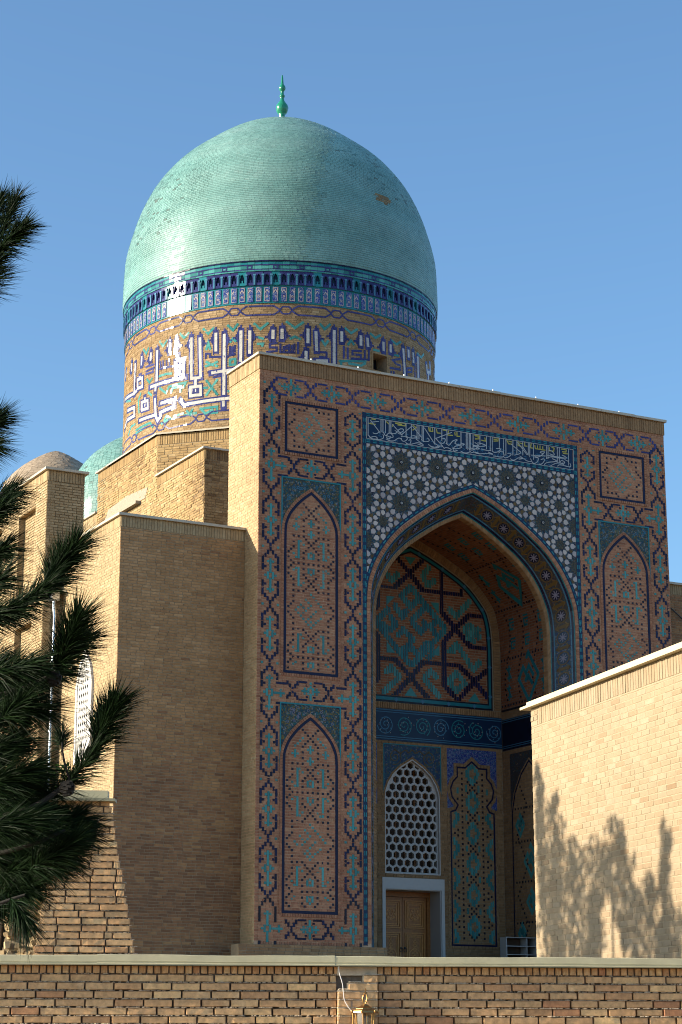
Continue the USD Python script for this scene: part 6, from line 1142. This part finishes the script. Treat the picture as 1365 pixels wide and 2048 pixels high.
# wall lantern and its cable
LX, LO = .20, .155; LB = bwl(LX, 1.62, LO)
LT = thing('wall_lantern', 'gilded brass wall lantern with glass panes on the brick pier', 'lantern', LB)
def hexring(r, z, c=LB): return [(c[0] + r * math.cos(k * math.pi / 3 + .3), c[1] + r * math.sin(k * math.pi / 3 + .3), 1.62 + z) for k in range(6)]
def frustum(mb, levels):
    P = np.array([hexring(r, z) for r, z in levels]); return mb.grid(P, .5, closed=True)
mb = MB(); frustum(mb, [(.0, .432), (.030, .430), (.040, .418), (.085, .395), (.088, .388), (.118, .372), (.122, .356), (.112, .352), (.02, .350)]); RF = emit(LT, 'lantern_roof', mb, M['brass'])
mb = MB()
for p in hexring(.122, .365): mb.lathe([(0, .014), (.010, .010), (.012, .0), (.008, -.012), (0, -.014)], p, 8)
emit(RF, 'roof_knob', mb, M['brass'], smooth=50)
mb = MB(); th = np.linspace(0, 1, 16)
for s_ in (-1, 1): mb.tube([(LB[0] + s_ * .020 * math.sin(math.pi * t) + .01 * (t - .5), LB[1], 1.62 + .425 + .115 * t) for t in th], .006 + .004 * np.sin(th * math.pi), 6)
mb.lathe([(0, .025), (.006, .02), (.004, .0), (.012, -.01), (.02, -.02), (0, -.025)], (LB[0] + .005, LB[1], 1.62 + .55), 8); emit(LT, 'finial', mb, M['brass'])
mb = MB(); frustum(mb, [(.085, .352), (.060, .06)]); emit(LT, 'glass_panes', mb, M['glass'])
for p, q_ in zip(hexring(.088, .352), hexring(.063, .06)): mb = MB(); mb.tube([p, q_], .0065, 6); emit(LT, 'glazing_bar', mb, M['brass'], smooth=50)
mb = MB(); mb.lathe([(.0, .24), (.02, .235), (.028, .19), (.026, .14), (.018, .10), (0, .095)], LB, 12); emit(LT, 'lamp_bulb', mb, M['bulb'], smooth=50)
mb = MB(); frustum(mb, [(.0, .062), (.068, .062), (.070, .045), (.045, .02), (.03, -.02), (.012, -.05), (0, -.055)]); emit(LT, 'lantern_base', mb, M['brass'])
mb = MB(); a = bwl(LX - .105, 0, .07); th = np.linspace(0, 1, 24)
mb.tube([a + (LB - a) * np.array([1, 1, 0]) * (0.05 + .0 * t) + np.array([0, 0, 1.30 + .68 * t]) for t in th], .009 + .003 * np.sin(th * 75), 8); mb.tube([a + [0, 0, 1.32], a * [1, 1, 0] + (LB - a) * [.5, .5, 0] + [0, 0, 1.38], [LB[0], LB[1], 1.57]], .010, 8); mb.lathe([(0, .02), (.014, .012), (.014, -.01), (0, -.02)], a + [0, 0, 1.985], 8); emit(LT, 'bracket', mb, M['brass'], smooth=50)
CB = thing('lamp_cable', 'pale loose cable hanging from the coping down to the wall lantern', 'cable', bwl(-.03, 2.39, .07))
tck, _ = __import__('scipy.interpolate', fromlist=['x']).splprep(np.array([bwl(-.026, 2.40, .066), bwl(-.024, 2.33, .07), bwl(.0, 2.25, .075), bwl(.012, 2.16, .078), bwl(.022, 2.09, .082), bwl(.055, 2.03, .09), bwl(.088, 1.985, .095)]).T, s=0)
mb = MB(); mb.tube(np.stack(__import__('scipy.interpolate', fromlist=['x']).splev(np.linspace(0, 1, 40), tck), 1), .0042, 6); emit(CB, 'cable', mb, M['cable'], smooth=60)

# ================================================================= battered brick buttress at the left
def bfront(a, b, o):   # a = x, b = z ; the face leans back as it rises
    a, b, o = np.asarray(a, float), np.asarray(b, float), np.asarray(o, float); return np.stack([a, 22.0 + (b - 2.6) * .02 + (a + 2.6) * .14 - o, b], -1)
BU = thing('brick_buttress', 'battered brown brick buttress with overhanging coping behind the boundary wall, left', 'buttress', (-2.7, 22.4, 2.0))
def xl(z): return -3.165 + (z - 2.6) * .125
def xr(z): return -2.135 - (z - 2.6) * .195
mb = MB(); mb.hexa([(xl(2) + .01, 21.935, 2), (xr(2) - .01, 22.075, 2), (xr(2) - .75, 24.6, 2), (xl(2) + .01, 24.6, 2), (xl(4.2) + .01, 21.98, 4.2), (xr(4.2) - .01, 22.065, 4.2), (xr(4.2) - .45, 24.4, 4.2), (xl(4.2) + .01, 24.4, 4.2)])
BC = emit(BU, 'wall', mb, M['mortar_dark']); rb = np.random.default_rng(601); sq = MB(); hb = .0722; r = 0
while 2.05 + r * hb < 4.17:
    b0 = 2.05 + r * hb; b1 = b0 + hb - .011; L0, R0 = xl(b0) + rb.uniform(-.01, .01), xr(b0) + rb.uniform(-.012, .012); x = L0
    first = rb.uniform(.10, .25); l = first
    while x < R0 - .02:
        if rb.random() < .12: l = .09
        a0, a1 = x + .004, min(x + l - .007, R0)
        if R0 - a1 < .05: a1 = R0
        brick_piece(bfront, a0, a1, b0, b1, .016 + rb.uniform(-.005, .006), float(np.clip(rb.normal(.55, .16), 0, 1)), rb, BC, wear=.006); crust(bfront, a0, a1, b1 + .003, .014, rb, 14, 1.2); x = a1 + .006; l = .255 * (1 + rb.uniform(-.05, .05))
    r += 1
emit(BC, 'mortar_crust', sq, M['squeeze'], kind='stuff')
def bright(a, b, o): a, b, o = np.asarray(a, float), np.asarray(b, float), np.asarray(o, float); return np.stack([xr(b) - (a - 22.0) * .27 + o, a, b], -1)
def bleft(a, b, o): a, b, o = np.asarray(a, float), np.asarray(b, float), np.asarray(o, float); return np.stack([xl(b) - o, a, b], -1)
for mp, s in ((bright, 611), (bleft, 612)): emit(BC, 'side_brick', bricks(mp, sbox(22.12, 2.05, 24.4, 4.18), s, L=.255, H=hb, J=.012, o1=.014, lo=.3, hi=.8), M['grey'], kind='stuff')
mb = MB(); mb.boxes(bfront, -3.10, -2.375, 4.185, 4.215, -.12, .10, .5, back=True); emit(BU, 'coping_slab', mb, M['cap_lip'])
mb = MB(); mb.boxes(bfront, -3.06, -2.455, 4.217, 4.30, -.10, .06, .5, back=True); emit(BU, 'coping_sheet', mb, M['cap_paint'])
RB = thing('rubble_stub', 'broken sunlit brick rubble stub against the left foot of the buttress', 'brick rubble', (-3.4, 22.2, 2.0))
mb = MB(); mb.hexa([(-3.62, 22.12, 2), (-3.15, 22.12, 2), (-3.15, 24, 2), (-3.62, 24, 2), (-3.40, 22.3, 3.6), (-3.06, 22.3, 3.6), (-3.06, 24, 3.6), (-3.40, 24, 3.6)]); RC = emit(RB, 'core', mb, M['mortar'])
rb = np.random.default_rng(620)
for k in range(170):
    z = rb.uniform(2.3, 3.55); x = rb.uniform(-3.62 + (z - 2) * .13, -3.19 + (z - 2) * .06); y = 22.10 + (z - 2) * .11 - rb.uniform(-.02, .05); s = np.array([rb.uniform(.05, .12), rb.uniform(.05, .1), .03]) * rb.uniform(.7, 1.1)
    b = trimesh.creation.box(s * 2 * [.5, .5, .85]); Rm = trimesh.transformations.euler_matrix(rb.normal(0, .35), rb.normal(.5, .6), rb.normal(0, .5)); b.apply_transform(Rm); mb = MB(); mb.add(b.vertices + [x, y, z], b.faces, rb.uniform(.3, 1)); emit(RC, 'broken_brick', mb, M['tan'])
FW = thing('far_left_wall', 'shaded brick wall stub at the left edge behind the rubble', 'wall', (-4.2, 22.6, 2))
mb = MB(); mb.hexa([(-6.2, 22.25, 1.9), (-3.60, 22.25, 1.9), (-3.60, 23.5, 1.9), (-6.2, 23.5, 1.9), (-6.2, 22.32, 3.45), (-3.55, 22.32, 3.45), (-3.55, 23.5, 3.45), (-6.2, 23.5, 3.45)]); FC = emit(FW, 'wall', mb, M['mortar_dark'])
def fwm(a, b, o): a, b, o = np.asarray(a, float), np.asarray(b, float), np.asarray(o, float); return np.stack([a, 22.25 + (b - 1.9) * .045 - o, b], -1)
emit(FC, 'wall_brick', bricks(fwm, sbox(-6.2, 1.95, -3.60, 3.45), 631, L=.255, H=hb, J=.012, o1=.014, lo=.3, hi=.8), M['grey'], kind='stuff')

# shelf unit standing in the niche
SH = thing('shoe_rack', 'open white shelf rack standing in the niche beside the cream wing', 'shelf', loc(9.4, 2.9, -.9))
mb = MB(); u0, u1, v0, v1 = 9.08, 10.12, 1.95, 2.30
for u in (u0, u0 + .70, u0 + 1.02): slab(mb, u, u + .02, v0, v1, -.9, .455)
emit(SH, 'upright', mb, M['shelf']); 
for z in (-.6, -.32, -.04, .20, .45): mb = MB(); slab(mb, u0 - .01, u1, v0 - .005, v1, z, z + .018); emit(SH, 'shelf_board', mb, M['shelf'])
mb = MB(); slab(mb, u0, u1, v1, v1 + .01, -.9, .45); emit(SH, 'back_board', mb, M['wood_dark'])

# ================================================================= trees
PT = thing('pine_tree', 'dark pine tree with long needle tufts reaching in from the left edge', 'tree', (-2.6, 9.2, 0))
mb = MB(); th = np.linspace(0, 1, 20); mb.tube([(-2.75 + .25 * math.sin(3 * t), 9.35 + .1 * math.sin(5 * t), 7.5 * t) for t in th], .14 - .10 * th, 10); TR = emit(PT, 'trunk', mb, M['bark'], smooth=60)
rb = np.random.default_rng(700)
def branch(pts, r0, r1):
    from scipy.interpolate import splprep, splev
    p = np.array(pts); tck, _ = splprep(p.T, s=0, k=min(3, len(p) - 1)); q = np.stack(splev(np.linspace(0, 1, 24), tck), 1); mb = MB(); mb.tube(q, np.linspace(r0, r1, 24) * (1 + .12 * np.sin(np.arange(24) * 2.1)), 7); emit(PT, 'branch', mb, M['bark'], smooth=60); return q
def tuft(p0, p1, n, ln=.15, spread=.75, droop=.03, cone=0):
    """needles set along the twig from p0 to p1, leaning forward"""
    p0, p1 = np.array(p0), np.array(p1); ax = p1 - p0; L_ = np.linalg.norm(ax); ax /= L_; e1 = np.cross(ax, [0, 0, 1.]); e1 /= np.linalg.norm(e1) + 1e-9; e2 = np.cross(ax, e1)
    t = rb.uniform(0, 1, n) ** .8; ph = rb.uniform(0, 2 * np.pi, n); sp = spread * (1.05 - .55 * t) * rb.uniform(.6, 1.15, n)
    d = ax[None] * np.cos(sp)[:, None] + (e1[None] * np.cos(ph)[:, None] + e2[None] * np.sin(ph)[:, None]) * np.sin(sp)[:, None]
    l = ln * rb.uniform(.6, 1.22, n); s = p0 + ax * (t * L_)[:, None]; w = rb.uniform(.0014, .0022, n); cu = np.cross(d, rb.normal(size=(n, 3))); cu /= np.linalg.norm(cu, axis=1, keepdims=True); cv_ = np.cross(d, cu)
    k = np.array([0, .5, 1.0]); V_ = []
    for i in range(3):
        c = s + d * (l * k[i])[:, None] + np.array([0, 0, -1.]) * (droop * k[i] ** 2) + cu * (.10 * l * k[i] ** 2)[:, None]; ww = w * (1.0, .9, .15)[i]
        for j in range(3): a = j * 2.094; V_.append(c + cu * (ww * math.cos(a))[:, None] + cv_ * (ww * math.sin(a))[:, None])
    V_ = np.stack(V_, 1); f = []
    for i in range(2):
        for j in range(3): a, b, c2, d2 = i * 3 + j, i * 3 + (j + 1) % 3, i * 3 + 3 + (j + 1) % 3, i * 3 + 3 + j; f += [(a, b, c2), (a, c2, d2)]
    mb = MB(); mb.add(V_.reshape(-1, 3), (np.array(f)[None] + 9 * np.arange(n)[:, None, None]).reshape(-1, 3), np.repeat(np.clip(rb.normal(.4, .25, n), 0, 1), 9)); emit(PT, 'needle_tuft', mb, M['needle'])
    if cone:
        mb = MB()
        for k_ in range(26): a = k_ * 2.4; z = k_ / 26.; r_ = .022 * math.sin(math.pi * (.15 + .8 * z)); q = p0 - ax * .02 + np.array([r_ * math.cos(a), r_ * math.sin(a), -.055 * z + .01]); mb.hexa([q + np.array(o) * [.011, .011, .006] for o in ((-1, -1, -1), (1, -1, -1), (1, 1, -1), (-1, 1, -1), (-1, -1, 1), (1, -1, 1), (1, 1, 1), (-1, 1, 1))])
        emit(PT, 'pine_cone', mb, M['bark'])
br = [  # branches as running points, metres
 ([(-2.556, 9.300, 4.320), (-2.036, 9.100, 4.886), (-1.638, 9.000, 5.142), (-1.549, 9.000, 5.215)], 0.018, 0.006),
 ([(-2.540, 9.300, 4.080), (-1.865, 9.000, 4.162), (-1.601, 9.000, 4.279)], 0.014, 0.005),
 ([(-2.512, 9.300, 3.655), (-1.868, 9.100, 3.841), (-1.610, 9.000, 3.977), (-1.512, 9.000, 4.034)], 0.014, 0.005),
 ([(-2.486, 9.300, 3.263), (-1.762, 9.000, 3.432), (-1.406, 8.950, 3.506), (-1.268, 8.950, 3.611)], 0.02, 0.007),
 ([(-2.501, 9.400, 3.097), (-1.785, 9.200, 3.132), (-1.372, 9.100, 3.182), (-1.240, 9.050, 3.245)], 0.018, 0.006),
 ([(-2.441, 9.300, 2.590), (-1.678, 9.000, 2.579), (-1.259, 8.900, 2.653), (-1.156, 8.900, 2.738), (-1.043, 8.900, 2.899)], 0.022, 0.007),
 ([(-2.507, 9.500, 2.815), (-1.882, 9.400, 2.983), (-1.577, 9.300, 3.104), (-1.445, 9.300, 3.172)], 0.016, 0.006),
 ([(-2.399, 9.200, 2.341), (-1.670, 9.000, 2.410), (-1.316, 8.900, 2.463), (-1.170, 8.900, 2.526)], 0.02, 0.007),
 ([(-2.379, 9.200, 2.043), (-1.718, 9.100, 2.143), (-1.407, 9.000, 2.241), (-1.344, 9.000, 2.262)], 0.018, 0.006),
 ([(-1.156, 8.900, 2.738), (-1.182, 8.880, 2.821), (-1.193, 8.880, 2.896)], 0.006, 0.004),
]
for pts, r0, r1 in br: branch(pts, r0, r1)
tf = [  # needle tufts: twig from, twig to, needles, needle length
 ((-1.661, 9.193, 5.218), (-1.545, 9.201, 5.524), 300, 0.118, 0),
 ((-1.580, 8.922, 5.147), (-1.461, 8.895, 5.251), 260, 0.118, 0),
 ((-1.649, 8.959, 5.028), (-1.570, 8.942, 5.119), 160, 0.12, 0),
 ((-1.736, 9.201, 5.021), (-1.635, 9.135, 5.095), 140, 0.16, 0),
 ((-1.629, 8.987, 5.259), (-1.587, 9.033, 5.452), 200, 0.115, 0),
 ((-1.701, 9.179, 4.332), (-1.594, 9.196, 4.428), 240, 0.14, 0),
 ((-1.663, 8.865, 4.192), (-1.550, 8.843, 4.209), 160, 0.13, 0),
 ((-1.674, 9.235, 4.015), (-1.535, 9.312, 4.119), 260, 0.14, 0),
 ((-1.655, 9.154, 3.900), (-1.537, 9.099, 3.980), 220, 0.14, 0),
 ((-1.685, 9.239, 3.735), (-1.532, 9.185, 3.815), 240, 0.15, 0),
 ((-1.630, 8.970, 3.537), (-1.498, 8.946, 3.622), 200, 0.15, 0),
 ((-1.295, 8.994, 3.610), (-1.176, 8.933, 3.765), 360, 0.15, 1),
 ((-1.295, 8.893, 3.570), (-1.240, 8.934, 3.709), 200, 0.14, 0),
 ((-1.431, 8.838, 3.454), (-1.270, 8.821, 3.567), 190, 0.14, 0),
 ((-1.595, 8.801, 3.402), (-1.424, 8.795, 3.456), 260, 0.15, 0),
 ((-1.224, 8.843, 3.199), (-1.129, 8.769, 3.406), 420, 0.155, 1),
 ((-1.283, 9.206, 3.257), (-1.154, 9.159, 3.396), 260, 0.15, 0),
 ((-1.454, 9.206, 3.183), (-1.273, 9.169, 3.251), 240, 0.15, 0),
 ((-1.652, 9.200, 3.144), (-1.452, 9.191, 3.187), 300, 0.15, 0),
 ((-1.548, 9.135, 3.033), (-1.401, 9.211, 3.224), 300, 0.15, 0),
 ((-1.591, 8.904, 2.932), (-1.428, 8.925, 3.043), 320, 0.15, 0),
 ((-1.455, 8.842, 2.987), (-1.351, 8.836, 3.072), 220, 0.14, 0),
 ((-1.639, 8.881, 3.123), (-1.523, 8.923, 3.261), 260, 0.15, 0),
 ((-1.048, 8.854, 2.877), (-0.971, 8.845, 3.041), 380, 0.15, 1),
 ((-1.147, 8.836, 2.726), (-1.035, 8.831, 2.878), 150, 0.14, 1),
 ((-1.094, 9.243, 2.938), (-1.070, 9.286, 3.079), 120, 0.13, 0),
 ((-1.213, 9.037, 2.886), (-1.228, 9.104, 2.962), 90, 0.11, 0),
 ((-1.284, 9.045, 2.670), (-1.170, 9.006, 2.752), 110, 0.13, 0),
 ((-1.581, 8.871, 2.820), (-1.400, 8.922, 2.913), 300, 0.15, 0),
 ((-1.576, 8.875, 2.693), (-1.328, 8.899, 2.781), 330, 0.16, 0),
 ((-1.547, 9.231, 2.648), (-1.367, 9.193, 2.688), 330, 0.15, 0),
 ((-1.381, 9.176, 2.566), (-1.254, 9.115, 2.592), 300, 0.14, 0),
 ((-1.558, 8.818, 2.518), (-1.312, 8.847, 2.563), 380, 0.16, 0),
 ((-1.333, 9.016, 2.475), (-1.153, 9.088, 2.589), 420, 0.155, 0),
 ((-1.282, 9.268, 2.499), (-1.146, 9.309, 2.558), 260, 0.14, 0),
 ((-1.618, 9.191, 2.427), (-1.363, 9.221, 2.473), 400, 0.16, 0),
 ((-1.398, 9.179, 2.426), (-1.221, 9.148, 2.444), 300, 0.15, 0),
 ((-1.629, 9.279, 2.326), (-1.440, 9.324, 2.373), 320, 0.15, 0),
 ((-1.485, 9.218, 2.278), (-1.345, 9.143, 2.294), 260, 0.14, 0),
 ((-1.395, 8.921, 2.246), (-1.328, 8.892, 2.151), 130, 0.12, 0),
 ((-1.616, 9.240, 2.194), (-1.489, 9.249, 2.238), 240, 0.14, 0),
 ((-1.662, 9.139, 2.638), (-1.490, 9.140, 2.682), 300, 0.16, 0),
 ((-1.559, 9.033, 2.669), (-1.344, 9.026, 2.733), 340, 0.16, 0),
 ((-1.408, 9.069, 2.544), (-1.244, 9.127, 2.572), 340, 0.16, 0),
 ((-1.626, 9.221, 2.494), (-1.442, 9.291, 2.545), 340, 0.16, 0),
 ((-1.486, 9.199, 2.363), (-1.260, 9.127, 2.400), 330, 0.16, 0),
 ((-1.318, 8.942, 2.362), (-1.148, 8.910, 2.464), 260, 0.15, 0),
 ((-1.555, 8.861, 2.754), (-1.422, 8.935, 2.871), 300, 0.16, 0),
 ((-1.415, 9.226, 2.670), (-1.257, 9.215, 2.603), 260, 0.15, 0),
 ((-1.548, 8.839, 3.180), (-1.333, 8.821, 3.221), 300, 0.16, 0),
 ((-1.531, 8.902, 3.039), (-1.292, 8.883, 3.036), 260, 0.15, 0),
]
for p, q, n, ln, cone in tf: tuft(p, q, int(n * 1.7), ln * 1.14, rb.uniform(.8, 1.05), cone=cone)
# small leafy tree between the pine and the buttress
def leaf_cloud(mb, c, rad, n, size, rb, tone=(.2, .9)):
    d = rb.normal(size=(n, 3)); d /= np.linalg.norm(d, axis=1, keepdims=True); p = c + d * (rb.uniform(.25, 1, n) ** .5)[:, None] * np.asarray(rad); a = rb.normal(size=(n, 3)); a /= np.linalg.norm(a, axis=1, keepdims=True); b = np.cross(a, rb.normal(size=(n, 3))); b /= np.linalg.norm(b, axis=1, keepdims=True)
    s = size * rb.uniform(.6, 1.3, n)[:, None]; v = np.stack([p - a * s, p - b * s * .45 , p + a * s, p + b * s * .45], 1); f = np.array([(0, 1, 2), (0, 2, 3)])
    mb.add(v.reshape(-1, 3), (f[None] + 4 * np.arange(n)[:, None, None]).reshape(-1, 3), np.repeat(rb.uniform(*tone, n), 4))
LF = thing('leafy_tree', 'small bright green leafy tree behind the pine needles, in front of the pylon wing', 'tree', (-3.75, 26.5, 2.1))
rb = np.random.default_rng(710); mb = MB(); mb.tube([(-3.75, 26.5, 2.1), (-3.72, 26.5, 3.2), (-3.8, 26.5, 4.4)], [.05, .04, .02], 7); emit(LF, 'trunk', mb, M['bark'], smooth=60)
mb = MB()
for k in range(26): leaf_cloud(mb, np.array([-3.75 + rb.uniform(-.5, .32), 26.5 + rb.uniform(-.35, .35), 4.35 + rb.uniform(-.75, .75)]), (.16, .16, .14), 60, .045, rb)
emit(LF, 'crown', mb, M['leaf'])
# slender trees out of view on the left; the afternoon sun throws their shadow on the cream wing
def plume_tree(x, y, ztops, seed, which):
    y -= .45; ztops = [(a, b, c - .40, d - .4, e) for a, b, c, d, e in ztops]
    t_ = thing('slender_poplar', which + ' slender feathery tree out of view left, its shadow on the cream wing', 'tree', (x, y, 1.9), group='slender trees left of the view'); r_ = np.random.default_rng(seed); mb = MB(); mt = MB()
    for dx, dy, zt, zb, ww in ztops:
        mt.tube([(x, y, 1.9), (x + dx * .4, y + dy * .4, 3.5), (x + dx, y + dy, zb + .3), (x + dx, y + dy, zt - .15)], [.06, .05, .025, .008], 6)
        n = int((zt - zb) / .09)
        for k in range(n):
            f = k / max(1, n - 1); ws = ww * (.25 + .85 * math.sin(math.pi * min(.97, .12 + .80 * (1 - f)))) ; q = np.array([x + dx + r_.normal(0, ww * .22), y + dy + r_.normal(0, ww * .30), zb + (zt - zb) * f])
            leaf_cloud(mb, q, (ws * 1.1, ws * 1.1, .14), 42, .07, r_)
    emit(t_, 'trunk', mt, M['bark'], smooth=60); emit(t_, 'crown', mb, M['leaf_dark'])
SX = -7.5
plume_tree(SX, 26.6, [(0, .62, 9.25, 7.5, .17), (.2, .25, 8.8, 6.6, .26), (.1, -.2, 8.35, 5.2, .42), (0, -.65, 8.25, 5.0, .40), (.2, .35, 7.9, 4.8, .40), (0, -.95, 7.4, 4.6, .30)], 721, 'farthest')
plume_tree(SX, 25.2, [(0, .25, 8.30, 7.55, .34), (.1, -.15, 8.45, 7.6, .30), (0, -.50, 8.50, 7.1, .22), (0, -.78, 7.75, 6.2, .22), (.1, .45, 7.6, 4.8, .20)], 722, 'middle')
plume_tree(SX, 23.6, [(0, -.05, 8.50, 6.4, .16), (.1, .42, 7.85, 4.8, .30), (0, -.32, 7.45, 4.6, .34), (0, .05, 7.3, 4.6, .34), (0, -.75, 7.2, 4.6, .3)], 723, 'nearest')
